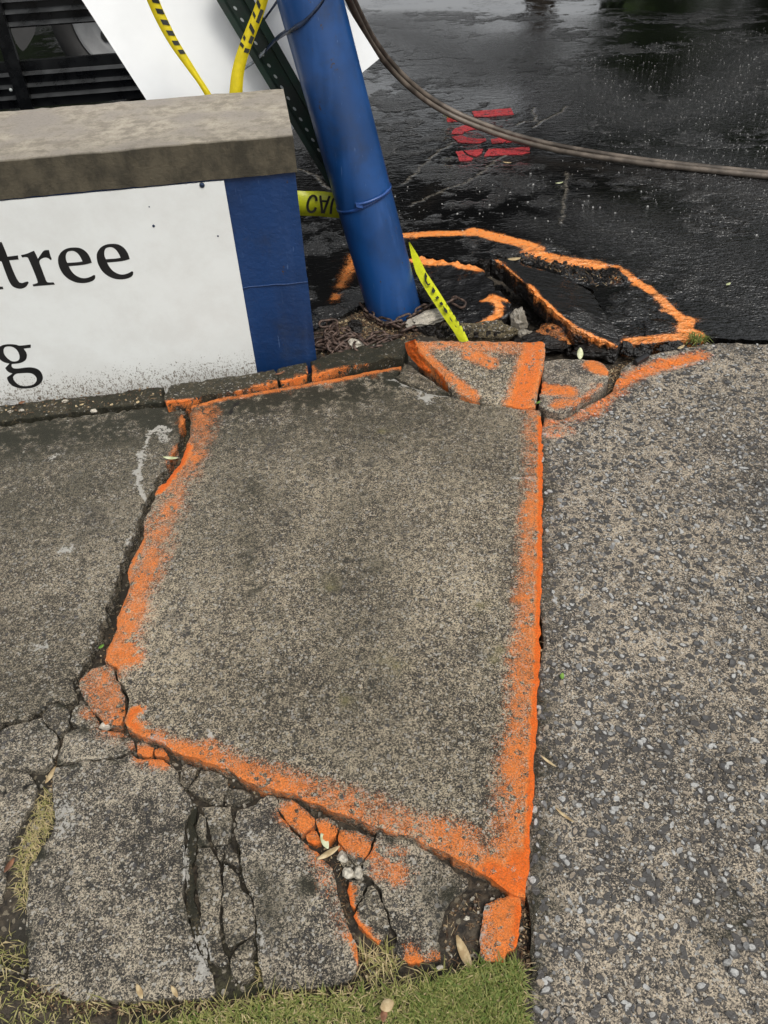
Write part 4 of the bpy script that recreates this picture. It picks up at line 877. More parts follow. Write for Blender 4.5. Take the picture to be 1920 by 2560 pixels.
v_, f_ = post_prof(); po = mesh_obj('post', v_, f_, M['post_green'], ls); sm = po.modifiers.new('thickness', 'SOLIDIFY'); sm.thickness = .004
for i in range(22):
    t = (i+.6)/22; A = a_top+(a_bot-a_top)*t; B_ = b_top+(b_bot-b_top)*t; c = A+(B_-A)*.36+WN*(-.0075); ua = (B_-A)/np.linalg.norm(B_-A); va = (a_bot-a_top)/np.linalg.norm(a_bot-a_top)
    vs_ = [c+ua*.0052*math.cos(q)+va*.0075*math.sin(q)-WN*dz for dz in (0, .0012) for q in np.arange(12)*math.pi/6]
    mesh_obj('hole', vs_, [tuple(range(12, 24))]+[(j, (j+1) % 12, 12+(j+1) % 12, 12+j) for j in range(12)], M['hole'], po)
# --- caution tapes
def tape_marks(parent, path, wv, spans, off):
    for (t0, t1, v0, v1, sk) in spans:
        n = len(path)-1
        def at(t, v):
            f = min(max(t, 0), .9999)*n; i = int(f); fr = f-i; p = np.array(path[i])*(1-fr)+np.array(path[i+1])*fr; w_ = np.array(wv[i])*(1-fr)+np.array(wv[i+1])*fr
            return p+w_*v+np.array(off)
        mesh_obj('printed_mark', [at(t0, v0), at(t1, v0), at(t1+sk, v1), at(t0+sk, v1)], [(0,1,2,3)], M['tape_ink'], parent)
def tape_w(path, width, tilt):            # width vectors roughly across the tape
    out = []
    for i in range(len(path)):
        a = np.array(path[max(i-1, 0)]); b = np.array(path[min(i+1, len(path)-1)]); t = (b-a)/np.linalg.norm(b-a)
        vd = np.array(path[i])-CAM; vd /= np.linalg.norm(vd); s = np.cross(t, vd); s /= np.linalg.norm(s); q = np.cross(t, s)
        wd = width[i] if hasattr(width, '__len__') else width; tl = tilt[i] if hasattr(tilt, '__len__') else tilt
        out.append((s*math.cos(tl)+q*math.sin(tl))*wd)
    return out
FV = -WN*.0022+np.array([0, 0, .001])
t1 = empty('caution_tape'); tag(t1, 'narrow twisted yellow caution tape hanging left in front of the white panel', 'tape')
p1 = smooth_path([V(365,-45,.60), V(395,30,.60), V(432,102,.59), V(470,160,.58), V(505,212,.57), V(525,246,.565), V(535,275,.565)], 6)
n1_ = len(p1); wd = np.interp(np.linspace(0, 1, n1_), [0, .25, .5, .62, .8, .9, 1], [.040, .036, .026, .020, .022, .028, .04]); w1 = tape_w(p1, wd, 0)
ribbon(p1, w1, M['tape'], 'ribbon', t1)
tape_marks(t1, p1, w1, [(.02+i*.062, .05+i*.062, -.1, .46, .02) for i in range(7)], FV)
t2 = empty('caution_tape'); tag(t2, 'wide yellow caution tape with a black print half hanging over the wall cap', 'tape')
p2 = smooth_path([V(668,-45,.585), V(650,20,.585), V(625,85,.58), V(608,130,.575), V(595,180,.57), V(590,232,.562), V(589,275,.56)], 6)
n2_ = len(p2); w2 = tape_w(p2, np.interp(np.linspace(0, 1, n2_), [0, .3, .6, 1], [.034, .037, .040, .05]), 0)
ribbon(p2, w2, M['tape'], 'ribbon', t2)
tape_marks(t2, p2, w2, [(.02, .07, -.42, -.15, .03), (.05, .11, .1, .42, -.02), (.12, .15, -.45, .0, .03), (.17, .25, .08, .4, .0), (.20, .22, -.45, -.1, .02), (.27, .30, -.3, .3, .03), (.34, .40, .12, .45, .0), (.36, .39, -.45, -.2, .02), (.43, .46, -.48, -.1, .015), (.46, .50, .05, .47, -.01)], FV)
t3 = empty('caution_tape'); tag(t3, 'yellow caution tape stretched from the wall end to behind the pole', 'tape')
TL, TR, BR, BL = V(700,474,.57), V(905,484,.57), V(905,548,.57), V(700,535,.57)
p3 = [TL*.5+BL*.5+(TR*.5+BR*.5-TL*.5-BL*.5)*t for t in np.linspace(0, 1, 16)]; w3 = [(TL-BL)+((TR-BR)-(TL-BL))*t for t in np.linspace(0, 1, 16)]
p3 = [p+WN*.004*math.sin(i*1.1) for i, p in enumerate(p3)]
ribbon(p3, w3, M['tape_lime'], 'ribbon', t3)
def tpx(x, y): return V(720+x/8.295, 440+y/8.295, .563)
def pen(pts, wpx, name, parent):          # thick pen line on the tape plane
    L_, R2 = [], []; pts = [np.array(p, float) for p in pts]; n = len(pts)
    for i, p in enumerate(pts):
        t = pts[min(i+1, n-1)]-pts[max(i-1, 0)]; t /= np.linalg.norm(t); nn = np.array([-t[1], t[0]])*wpx*.5
        L_.append(tpx(*(p+nn))); R2.append(tpx(*(p-nn)))
    mesh_obj(name, L_+R2, [(i, i+1, n+i+1, n+i) for i in range(n-1)], M['tape_ink'], parent)
arc = [(490+105*math.cos(a)*(1.0 if 1 else 0)+(-8), 578+172*math.sin(a)) for a in np.linspace(math.radians(-30), math.radians(-325), 26)]
pen([(590,520),(588,470),(570,430),(540,410),(505,412),(470,435),(435,485),(415,545),(403,610),(408,670),(425,715),(455,742),(490,748),(530,735),(560,700),(580,650)], 52, 'printed_letter', t3)
pen([(668,405),(690,560),(712,775)], 50, 'printed_letter', t3); pen([(862,415),(800,590),(735,775)], 50, 'printed_letter', t3); pen([(690,520),(825,525)], 40, 'printed_letter', t3)
pen([(885,790),(900,640),(918,540),(945,480),(985,440),(1030,430),(1075,460),(1100,540),(1095,650),(1080,795)], 50, 'printed_letter', t3)
t4 = empty('caution_tape'); tag(t4, 'lime yellow caution tape running from the pole down behind the raised corner', 'tape')
Le = [(1022,606),(1030,648),(1040,682),(1052,705),(1072,738),(1092,768),(1112,798),(1132,826),(1150,856)]
Ri = [(1024,604),(1046,640),(1066,682),(1084,708),(1102,736),(1122,768),(1142,798),(1158,822),(1173,856)]
zs = np.linspace(.17, .03, 9); vs_ = []; fs = []
for i, (a, b) in enumerate(zip(Le, Ri)):
    A = G(a[0], a[1], zs[i]); B_ = G(b[0], b[1], zs[i]+.006); mid_ = A*.35+B_*.65+np.array([0, -.008, .008])*(i/8)
    vs_ += [A, mid_, B_]
for i in range(8):
    fs += [(3*i, 3*i+1, 3*i+4, 3*i+3), (3*i+1, 3*i+2, 3*i+5, 3*i+4)]
o = mesh_obj('ribbon', vs_, fs, M['tape_lime'], t4, False); sm = o.modifiers.new('thickness', 'SOLIDIFY'); sm.thickness = .0006; sm.offset = 0
for q in ([(1063,680),(1068,690),(1066,700),(1070,710),(1076,708),(1075,712),(1069,714),(1063,706),(1061,690)], [(1082,716),(1089,727),(1083,734),(1079,728)], [(1095,739),(1098,745),(1092,749),(1088,744)], [(1104,754),(1109,761),(1102,764),(1098,757)], [(1107,764),(1118,775),(1119,785),(1111,779)], [(1124,791),(1131,802),(1131,806),(1125,798)], [(1136,811),(1143,819),(1139,818)], [(1115,757),(1118,756),(1121,763),(1117,762)], [(1124,770),(1128,769),(1131,776),(1127,776)], [(1131,780),(1136,787),(1133,788)], [(1139,795),(1145,794),(1147,803),(1142,802)], [(1147,806),(1153,813),(1149,816)], [(1156,818),(1162,828),(1158,829)]):
    mesh_obj('printed_mark', [G(x, y, float(np.interp(y, [604, 856], [.17, .03]))+.017) for x, y in q], [tuple(range(len(q)))], M['tape_ink'], t4)
# --- cables
CA = [(2150,462,.015),(1920,441,.015),(1750,424,.016),(1600,407,.017),(1450,386,.025),(1350,366,.04),(1250,338,.08),(1150,299,.15),(1080,262,.24),(1020,216,.37),(970,165,.50),(930,112,.65),(900,58,.80),(872,0,.96),(852,-50,1.08),(835,-95,1.18)]
for j, (dx, dy, lb) in enumerate(((0, 0, 'lower of the two brown cables trailing over the wet asphalt'), (7, -10, 'upper of the two brown cables trailing over the wet asphalt'))):
    pts = [G(x+dx, y+dy*(1 if i > 3 else .75), z if i > 3 else z) for i, (x, y, z) in enumerate(CA)]
    v_, f_ = tube_geo(smooth_path(pts, 8), .0145, 12); o = mesh_obj('cable', v_, f_, M['cable'], None, True); tag(o, lb, 'cable', 'cables on the lot')
# --- chain round the pole base
def link_mesh():
    L_, Wd = .022, .0145; pth = []
    for k_ in range(8): a = -math.pi/2+math.pi*k_/7; pth.append((L_+Wd*math.cos(a), Wd*math.sin(a), 0))
    for k_ in range(8): a = math.pi/2+math.pi*k_/7; pth.append((-L_+Wd*math.cos(a), Wd*math.sin(a), 0))
    v_, f_ = tube_geo(pth, .0050, 6, closed=True); me = bpy.data.meshes.new('link'); me.from_pydata([tuple(v) for v in v_], [], f_); me.polygons.foreach_set('use_smooth', [True]*len(me.polygons)); me.materials.append(M['rust']); return me
LM = link_mesh(); chain = empty('chain'); tag(chain, 'rusty steel chain heaped round the foot of the pole', 'chain')
def link(p, direction, roll):
    d = Vector(direction).normalized(); up = Vector((0, 0, 1)); s = up.cross(d).normalized(); u = d.cross(s)
    Rm = Matrix((d, s, u)).transposed() @ Matrix.Rotation(roll, 3, 'X')
    o = bpy.data.objects.new('link', LM); COL.objects.link(o); o.parent = chain; o.matrix_local = Matrix.Translation(Vector(p)) @ Rm.to_4x4()
def chain_run(pts, n0=0):
    P_ = smooth_path(pts, 14); acc = 0; i0 = 0; k_ = n0; last = P_[0]
    for i in range(1, len(P_)):
        if np.linalg.norm(P_[i]-last) > .050:
            link((P_[i]+last)/2, P_[i]-last, .75 if k_ % 2 else -.75); last = P_[i]; k_ += 1
gz = lambda x, y, dz=.012: (lambda q: G(x, y, max(.014, soil_z(q[0], q[1])+dz+.006)))(G(x, y, .02))
chain_run([gz(905,762), gz(925,786), gz(945,800), gz(972,808,.02), gz(995,817,.02), gz(1012,826)])
chain_run([gz(965,812,.025), gz(1000,803,.03), gz(1025,792,.03), gz(1048,779,.03), gz(1070,766,.03), gz(1085,757,.03)])
chain_run([gz(1008,828), gz(1030,820), gz(1045,812), gz(1060,800)])
chain_run([G(1108,762,.05), G(1128,752,.055), G(1145,748,.055), G(1160,755,.055), G(1150,768,.05), G(1132,772,.045)])
chain_run([gz(910,868), gz(935,855), gz(960,846,.02), gz(985,842,.02), gz(998,840)])
chain_run([gz(915,875,.02), gz(945,868,.03), gz(970,856,.03), gz(990,850,.02)])
chain_run([gz(905,858), gz(925,845,.03), gz(950,838,.03), gz(965,835)])
random.seed(11)
for i in range(40):
    x, y = random.gauss(838, 22), random.gauss(855, 19); q = G(x, y, .03); a = random.random()*6.28
    link(G(x, y, soil_z(q[0], q[1])+random.uniform(.014, .042)), (math.cos(a), math.sin(a), random.uniform(-.4, .4)), random.uniform(-1.2, 1.2))
# --- stones and chunks lying about
def rock(name, px, z, size, mat, label, cat='stone', group=None, squash=(1, .7, .55), seed=0, paint=0.0, white=0.0, tint=.7, rot=0.0):
    r_ = random.Random(seed); c = G(px[0], px[1], z); vs_ = []; fs = []; R_, K = (13, 20) if size > .02 else (7, 11)
    cz, sz = math.cos(rot), math.sin(rot)
    for i in range(R_):
        th = math.pi*i/(R_-1)
        for k_ in range(K):
            ph = 2*math.pi*k_/K; d = np.array([math.sin(th)*math.cos(ph), math.sin(th)*math.sin(ph), math.cos(th)])
            q = Vector(d*1.3)+Vector((seed*3.1, 0, 0)); s_ = 1+.40*mnoise.noise(q)+.24*mnoise.noise(q*2.3)
            s_ = round(s_*6)/6*.6+s_*.4+.09*mnoise.noise(q*6)+.05*mnoise.noise(q*13)
            v = d*s_*size*np.array(squash); v = np.array([cz*v[0]-sz*v[1], sz*v[0]+cz*v[1], v[2]]); vs_.append(c+v+np.array([0, 0, size*squash[2]*.55]))
    for i in range(R_-1):
        for k_ in range(K): fs.append((i*K+k_, (i+1)*K+k_, (i+1)*K+(k_+1) % K, i*K+(k_+1) % K))
    n_ = len(vs_)
    o = mesh_obj(name, vs_, fs, mat, attrs={'tint': [tint]*n_, 'paint': [paint]*n_, 'white': [white]*n_})
    tag(o, label, cat, group); return o
rock('stone', (888,866), .01, .034, M['rubble'], 'pale angular stone beside the chain heap near the footing', seed=3, tint=.62, squash=(1.1, .8, .55))
rock('stone', (1075,802), .015, .075, M['rubble'], 'long pale concrete chunk lying below the chain right of the pole', seed=5, tint=.45, squash=(1.25, .5, .3), rot=.45)
rock('stone', (1292,822), -.01, .045, M['rubble'], 'upright grey brown stone in the pit behind the raised corner', seed=8, tint=.22, squash=(.7, .7, 1.1))
rock('stone', (1312,842), -.01, .026, M['rubble'], 'smaller stone against the upright grey one in the pit', seed=9, tint=.2, squash=(1, .8, .8))
rock('asphalt_chunk', (1405,846), -.015, .095, M['asphalt_face'], 'rough black asphalt chunk with orange spray on top in the pit', 'asphalt chunk', seed=12, paint=.50, squash=(1.1, .8, .32))
rock('asphalt_chunk', (1350,865), -.02, .08, M['asphalt_face'], 'black asphalt lump just behind the raised orange corner', 'asphalt chunk', seed=14, squash=(1.2, .8, .32))
rock('asphalt_chunk', (1478,882), -.01, .055, M['asphalt_face'], 'shiny black asphalt lump behind the broken driveway corner', 'asphalt chunk', seed=16, squash=(1.3, .7, .38))
rock('asphalt_chunk', (886,826), .0, .032, M['asphalt_face'], 'small black lump among the chain links', 'asphalt chunk', seed=18, squash=(1, .8, .8))
rock('stone', (1200,842), -.02, .10, M['footing'], 'brown earth crusted block under the lifted asphalt plate', seed=21, squash=(1.35, .4, .36), tint=.3)
rock('stone', (268,1818), -.012, .013, M['rubble'], 'small pale pebble in the crack below the orange dusted chunk', seed=31, squash=(1.3, .8, .7), tint=.8)
rock('stone', (134,1886), -.02, .011, M['rubble'], 'oval cream pebble in the lower left joint', seed=32, squash=(.8, 1.2, .7), tint=.85)
rock('stone', (858,2145), -.02, .011, M['rubble'], 'round grey pebble in the front rubble', seed=33, squash=(1, 1, .8), tint=.65)
rock('stone', (872,2186), -.02, .012, M['rubble'], 'pale pebble between the rubble cracks, left of two', seed=34, tint=.7, squash=(1, 1, .8))
rock('stone', (897,2186), -.02, .011, M['rubble'], 'bluish pebble between the rubble cracks, right of two', seed=35, tint=.6, squash=(.8, 1.2, .8))
rock('stone', (33,1010), .005, .02, M['stones'], 'flat grey pebble at the foot of the sign board', seed=36, tint=.45, squash=(1.3, .6, .4))
for i, (x, y, lb) in enumerate(((163,1005,'white pebble on the mossy strip below the sign, right of the letter'), (55,1028,'tiny white pebble near the left edge below the sign'), (235,1029,'white pebble on the mossy strip below the board middle'), (27,1030,'leftmost tiny white pebble below the sign'))):
    rock('stone', (x, y), .004, .010-.002*(i % 2), M['rubble'], lb, seed=40+i, tint=.86, squash=(1.2, .8, .6))
rock('stone', (1100,2420), -.012, .006, M['rubble'], 'tiny white chip in the soil left of the orange stub', seed=50, tint=.86); rock('stone', (1168,2297), -.01, .006, M['rubble'], 'tiny white chip in the gap beside the orange stub', seed=51, tint=.86)
# --- leaves and scraps
def leaf(px, z, L_, Wd, rot, mat, label, curl=.3, tilt=0.0, cat='leaf', name='leaf'):
    c = G(px[0], px[1], z); n = 9; vs_ = []; fs = []
    for i in range(n):
        t = i/(n-1); w_ = Wd*math.sin(math.pi*min(1, t*.92+.04))**.8*.5; x = (t-.5)*L_; zc = curl*L_*(t-.5)**2+tilt*x
        for s_, cz in ((-1, curl*w_*.6), (0, 0), (1, curl*w_*.6)):
            y = s_*w_; vs_.append(c+np.array([math.cos(rot)*x-math.sin(rot)*y, math.sin(rot)*x+math.cos(rot)*y, zc+cz+.002]))
    for i in range(n-1):
        for j in range(2): fs.append((3*i+j, 3*i+j+1, 3*i+j+4, 3*i+j+3))
    o = mesh_obj(name, vs_, fs, mat, None, True); tag(o, label, cat); sm = o.modifiers.new('thickness', 'SOLIDIFY'); sm.thickness = .0006
    return o
leaf((427,1147), .012, .05, .014, -.2, M['leaf_pale'], 'pale slender leaf bridging the left crack')
leaf((1450,887), .035, .035, .022, 1.4, M['leaf_pale'], 'pale green leaf standing behind the driveway corner', tilt=.8)
leaf((1160,2385), -.012, .062, .018, 1.9, M['leaf_tan'], 'long tan leaf in the soil left of the orange stub')
leaf((254,1618), -.02, .016, .010, .9, M['leaf_green'], 'tiny green leaf inside the left crack')
leaf((1345,1008), .034, .02, .009, .7, M['leaf_green'], 'small yellow green leaf at the foot of the raised corner')
leaf((1702,870), .004, .04, .014, .6, M['leaf_tan'], 'tan leaf on the driveway edge near the weed')
leaf((822,2135), -.006, .05, .012, .5, M['leaf_tan'], 'folded straw coloured leaf in the front rubble')
leaf((812,2105), -.006, .035, .014, 2.0, M['leaf_pale'], 'pale curled leaf in the front rubble')
leaf((128,1940), -.012, .04, .012, 1.3, M['leaf_tan'], 'tan leaf in the left joint above the grass')
leaf((25,2165), -.008, .03, .012, 1.2, M['leaf_brown'], 'brown leaf beside the joint grass at the left edge')
leaf((350,2480), .002, .028, .010, -1.0, M['leaf_tan'], 'curled tan leaf on the lower edge of the large fragment')
leaf((437,2480), .002, .024, .008, -.9, M['leaf_tan'], 'orange tan leaf at the lower right of the large fragment')
leaf((968,2515), .03, .024, .02, .4, M['leaf_tan'], 'round beige leaf lying on the lawn')
leaf((960,2538), .028, .022, .012, 1.4, M['leaf_brown'], 'brown leaf lying on the lawn')
leaf((1820,712), .005, .03, .014, .7, M['leaf_pale'], 'small pale leaf on the wet asphalt at the right')
leaf((1410,2040), .004, .045, .006, -.8, M['leaf_tan'], 'thin straw on the driveway beside the slab edge'); leaf((1370,1905), .004, .04, .006, -.8, M['leaf_tan'], 'thin straw further up beside the slab edge')
leaf((1405,1692), .004, .018, .010, 1.3, M['leaf_green'], 'small olive leaf on the driveway near the slab')
leaf((700,935), .04, .04, .012, .5, M['leaf_brown'], 'brown leaf at the foot of the blue wall'); leaf((205,1013), .008, .016, .010, .5, M['leaf_tan'], 'yellow leaf scrap on the mossy strip, left of two'); leaf((345,1007), .012, .016, .012, 1.5, M['leaf_tan'], 'yellow leaf scrap on the mossy strip, right of two')
leaf((55,1008), .01, .022, .016, .6, M['leaf_brown'], 'orange brown leaf scrap below the sign at the left')
leaf((1398,459), .004, .045, .018, .3, M['leaf_pale'], 'white scrap on the asphalt right of the red marking', cat='scrap', name='scrap'); leaf((1268,408), .004, .05, .018, -.4, M['leaf_tan'], 'tan scrap on the asphalt below the red marking', cat='scrap', name='scrap')
leaf((1285,650), .006, .06, .03, .1, M['leaf_tan'], 'tan wood chip behind the asphalt wedge', cat='scrap', name='scrap')
# black tube stub on the driveway edge
a, b = G(1588,907,.012), G(1618,889,.012); v_, f_ = tube_geo([a, a+(b-a)*.05, a+(b-a)*.5, a+(b-a)*.95, b], [.009, .0125, .0125, .0125, .009], 12)
o = mesh_obj('plastic_tube', v_, f_, M['plastic'], None, False); tag(o, 'short black plastic tube on the orange painted driveway edge', 'tube')
# --- weed and grass
def blades(pos, L0, L1, wd, tint0, tint1, lean=.7, up=1.0):
    V_, F_, T_ = [], [], []
    for (x, y, z) in pos:
        L_ = random.uniform(L0, L1); a = random.random()*6.283; ln = random.uniform(.1, lean); d = np.array([math.cos(a), math.sin(a), 0]); s = np.array([-d[1], d[0], 0]); w_ = wd*random.uniform(.6, 1.2); t_ = random.uniform(tint0, tint1)
        p0 = np.array([x, y, z]); p1 = p0+np.array([0, 0, L_*.5*up])+d*L_*.22*ln; p2 = p0+np.array([0, 0, L_*up*max(.15, 1-.55*ln)])+d*L_*.85*ln
        b = len(V_); V_ += [p0-s*w_/2, p0+s*w_/2, p1-s*w_*.45, p1+s*w_*.45, p2]; F_ += [(b, b+1, b+3, b+2), (b+2, b+3, b+4)]; T_ += [t_]*5
    return V_, F_, T_
def scatter(poly_px, n, z=.0):
    poly = np.array([G(p[0], p[1], z)[:2] for p in poly_px]); lo, hi = poly.min(0), poly.max(0); p = rng.uniform(lo, hi, (n*6, 2)); p = p[inside(poly, p)][:n]; return [(q[0], q[1], soil_z(q[0], q[1])-.002) for q in p]
lawn = [(545,2512),(640,2492),(700,2482),(800,2474),(870,2468),(1000,2455),(1100,2443),(1175,2418),(1205,2400),(1290,2392),(1308,2420),(1316,2560),(1316,3400),(200,3400),(260,2580),(360,2548),(470,2526)]
gv, gf, gt = [], [], []
def addb(r):
    b = len(gv); gv.extend(r[0]); gf.extend([tuple(i+b for i in f) for f in r[1]]); gt.extend(r[2])
random.seed(5)
lawn = [(x, y+(14 if y < 2600 else 0)) for x, y in lawn]; sc_ = scatter(lawn, 30000)
addb(blades(sc_[:20000], .014, .029, .0026, .05, .65, 1.7)); addb(blades(sc_[20000:], .012, .028, .0022, .6, 1.0, 2.0))
addb(blades(scatter([(1180,2420),(1300,2395),(1315,2600),(1000,2600),(1050,2470)], 2200), .016, .034, .0027, .0, .5, 1.6))
addb(blades(scatter([(100,1960),(118,1965),(122,2040),(108,2080),(95,2130),(70,2180),(62,2260),(45,2270),(30,2200),(38,2120),(60,2050)], 650), .010, .024, .002, .55, 1.0, 2.3))
addb(blades(scatter([(-40,2300),(40,2340),(60,2440),(95,2480),(200,2510),(230,2570),(150,2700),(-40,2700)], 500), .012, .03, .0022, .35, 1.0, 2.2))
addb(blades(scatter([(880,2370),(960,2350),(1000,2400),(985,2430),(900,2400)], 130), .02, .055, .002, .5, 1.0, 2.2)); addb(blades(scatter([(640,2380),(655,2390),(660,2450),(645,2450)], 40), .015, .04, .0018, .6, 1.0, 1.8))
addb(blades(scatter([(200,2500),(540,2495),(860,2470),(900,2440),(1180,2410),(1180,2430),(560,2520),(200,2530)], 300), .012, .03, .0018, .4, 1.0, 2.2))
GR = mesh_obj('grass', gv, gf, M['grass'], attrs={'tint': gt}); tag(GR, 'short green and straw coloured lawn grass at the pavement edge', 'grass', kind='stuff')
q = G(1742,852,.0); r = blades([(q[0]+random.gauss(0, .018), q[1]+random.gauss(0, .018), -.002) for _ in range(90)], .02, .05, .0035, .05, .45, 1.6)
o = mesh_obj('weed', r[0], r[1], M['grass'], attrs={'tint': r[2]}); tag(o, 'small green weed at the tip of the orange outline', 'weed')
q = G(1128,290,.005); r = blades([(q[0]+random.gauss(0, .018), q[1]+random.gauss(0, .018), .0) for _ in range(90)], .02, .045, .004, .1, .5, 1.8)
o = mesh_obj('weed', r[0], r[1], M['grass'], attrs={'tint': r[2]}); tag(o, 'small weed growing on the red asphalt marking', 'weed')
# --- litter: needles, bark bits and grit in the cracks
def litter(areas):
    V_, F_, T_ = [], [], []
    for poly_px, z, n, big in areas:
        poly = np.array([G(p[0], p[1], z)[:2] for p in poly_px]); lo, hi = poly.min(0), poly.max(0); p = rng.uniform(lo, hi, (n*8, 2)); p = p[inside(poly, p)][:n]
        for q in p:
            zz = max(soil_z(q[0], q[1]), -.06)+.002 if z < .001 else z
            a = random.random()*6.28; t_ = random.random()**1.4; b = len(V_)
            if random.random() < .5:
                L_ = random.uniform(.008, .032)*big; w_ = random.uniform(.0008, .0022)*big; h_ = .0012
                dz = random.uniform(-.004, .006)
            else:
                L_ = random.uniform(.003, .010)*big; w_ = L_*random.uniform(.5, 1.0); h_ = w_*.6; dz = 0
            d = np.array([math.cos(a), math.sin(a), 0]); s = np.array([-d[1], d[0], 0]); c = np.array([q[0], q[1], zz])
            for (i, j, h) in ((-1, -1, 0), (1, -.7, 0), (1, .8, 0), (-1, 1, 0), (-.7, -.6, 1), (.7, -.5, 1), (.6, .6, 1), (-.6, .7, 1)):
                V_.append(c+d*i*L_*.5+s*j*w_*.5+np.array([0, 0, h*h_+(dz if i > 0 else 0)]))
            F_ += [(b, b+1, b+5, b+4), (b+1, b+2, b+6, b+5), (b+2, b+3, b+7, b+6), (b+3, b, b+4, b+7), (b+4, b+5, b+6, b+7)]; T_ += [t_]*8
    return V_, F_, T_
V_, F_, T_ = litter([([(800,830),(915,770),(1000,815),(1080,780),(1120,800),(1000,860),(880,890),(800,895)], .0, 1500, 1.1), ([(1500,900),(1560,880),(1600,890),(1570,910),(1540,960),(1500,1000),(1450,1020),(1400,1042),(1450,1005),(1515,960)], .0, 420, 1.0),
    ([(1320,630),(1400,655),(1560,685),(1560,705),(1490,715),(1380,675),(1290,645)], .006, 130, 1.0), ([(1200,2230),(1140,2250),(1110,2300),(1110,2410),(1195,2410),(1205,2300)], .0, 260, .6), ([(1305,2050),(1345,2050),(1330,2420),(1300,2420)], .0, 330, .7),
    ([(840,2090),(860,2180),(900,2390),(960,2420),(1000,2440),(860,2460),(880,2400),(840,2250),(810,2150),(770,2110)], .0, 260, .6), ([(200,2500),(560,2490),(900,2450),(900,2480),(560,2520),(200,2540),(60,2500),(70,2440)], .0, 420, .6),
    ([(1570,872),(1760,850),(1760,862),(1600,892),(1560,890)], .0, 160, 1.0), ([(190,1740),(230,1640),(300,1450),(390,1220),(470,1040),(475,1060),(400,1240),(310,1470),(240,1650),(200,1760)], .0, 240, .7), ([(100,1920),(150,1840),(165,1830),(135,1930),(120,1970)], .0, 90, .7), ([(0,1005),(400,965),(405,1000),(0,1045)], .012, 160, .8),
    ([(300,1820),(600,1950),(900,2070),(1180,2210),(1160,2210),(850,2070),(560,1950),(400,1890)], .0, 260, .6), ([(1357,1100),(1366,1100),(1350,2000),(1340,2000)], .003, 160, .6)])
LT = mesh_obj('litter', V_, F_, M['litter'], attrs={'tint': T_}); tag(LT, 'needles, bark bits and grit lying in the cracks', 'litter', kind='stuff')
V_, F_, T_ = make_stones(260, [(1300,625),(1400,655),(1560,682),(1570,705),(1490,712),(1380,675),(1290,645)], .002, .003, .014, 2.0, .8)
g_ = mesh_obj('gravel', V_, F_, M['asphalt_face'], attrs={'tint': T_}); tag(g_, 'loose black gravel along the outer asphalt crack', 'gravel', kind='stuff')
V_, F_, T_ = make_stones(260, [(900,440),(1300,440),(1920,200),(1920,640),(1500,620),(900,560)], .002, .0018, .0055, 2.2, .6)
a_ = make_stones(1100, [(1400,160),(1700,90),(2000,60),(2000,640),(1700,560),(1500,400)], .002, .0018, .0045, 2.2, .8); n_ = len(V_)  # extra pale grains imitate glints on the wet surface
V_ += a_[0]; F_ += [tuple(i+n_ for i in f) for f in a_[1]]; T_ += [.18+.45*t for t in a_[2]]
g_ = mesh_obj('grit', V_, F_, M['stones'], attrs={'tint': [.85*t for t in T_]}); tag(g_, 'scattered pale grit and grains imitating glints on the wet asphalt', 'grit', kind='stuff')
V_, F_, T_ = make_stones(1700, [(-100,1840),(200,1640),(420,1850),(700,1970),(1000,2090),(1310,2240),(1320,2420),(1190,2420),(900,2460),(540,2500),(100,2500),(-100,2400)], -.022, .0018, .0065, 2.4, .9)
V_ = [(v[0], v[1], v[2]+.022+soil_z(v[0], v[1])) for v in V_]
g_ = mesh_obj('crack_gravel', V_, F_, M['rubble'], attrs={'tint': [.5*t for t in T_]}); tag(g_, 'small crumbled gravel filling the joints between the fragments', 'gravel', kind='stuff')
V_, F_, T_ = [], [], []
for poly_, n_, z_ in (([(1200,690),(1260,720),(1330,780),(1420,840),(1540,872),(1480,890),(1380,880),(1290,860),(1230,820),(1270,780)], 260, -.03), ([(1050,790),(1160,830),(1260,815),(1250,840),(1100,845),(1030,830)], 130, .004), ([(1180,660),(1260,640),(1330,640),(1250,655),(1215,672)], 50, .004), ([(1550,850),(1600,862),(1700,855),(1760,845),(1750,868),(1600,892),(1545,885)], 110, -.006)):
    a_ = make_stones(n_, poly_, z_, .004, .019, 2.4, 1.0); b_ = len(V_)
    V_ += [(v[0], v[1], v[2]+(max(0, soil_z(v[0], v[1])-z_) if z_ < 0 else 0)) for v in a_[0]]; F_ += [tuple(i+b_ for i in f) for f in a_[1]]; T_ += a_[2]
g_ = mesh_obj('asphalt_crumbs', V_, F_, M['asphalt_face'], attrs={'tint': T_}); tag(g_, 'black crumbs of broken asphalt lying in and around the pit', 'rubble', kind='stuff')
# --- black slatted fence behind the wall
FD = 1.75
fence = empty('metal_fence'); tag(fence, 'black ridged metal fence standing behind the wall cap', 'fence')
def fbox(name, u0, u1, z0, z1, d0, d1, parent):
    P = [wl(u, d, z) for z in (z0, z1) for d in (d0, d1) for u in (u0, u1)]
    return mesh_obj(name, P, [(0,2,3,1),(4,5,7,6),(0,1,5,4),(2,6,7,3),(0,4,6,2),(1,3,7,5)], M['fence'], parent)
def ridge(u0, u1, z0, z1, parent):
    P = [wl(u, d, z) for u in (u0, u1) for d, z in ((FD-.001, z0-.004), (FD-.022, z0), (FD-.001, z1))]
    return mesh_obj('slat', P, [(0,1,4,3),(1,2,5,4),(2,0,3,5),(0,2,1),(3,4,5)], M['ridge'], parent)
def fz(x, y): return V(x, y, FD)[2]
def fu(x, y): return (V(x, y, FD)-WP)@WU
uL, uR = -4.2, fu(420, 150)
z_lo, z_hi = fz(150,262), fz(150,146); z_up0, z_up1 = fz(150,62), fz(150,-120)
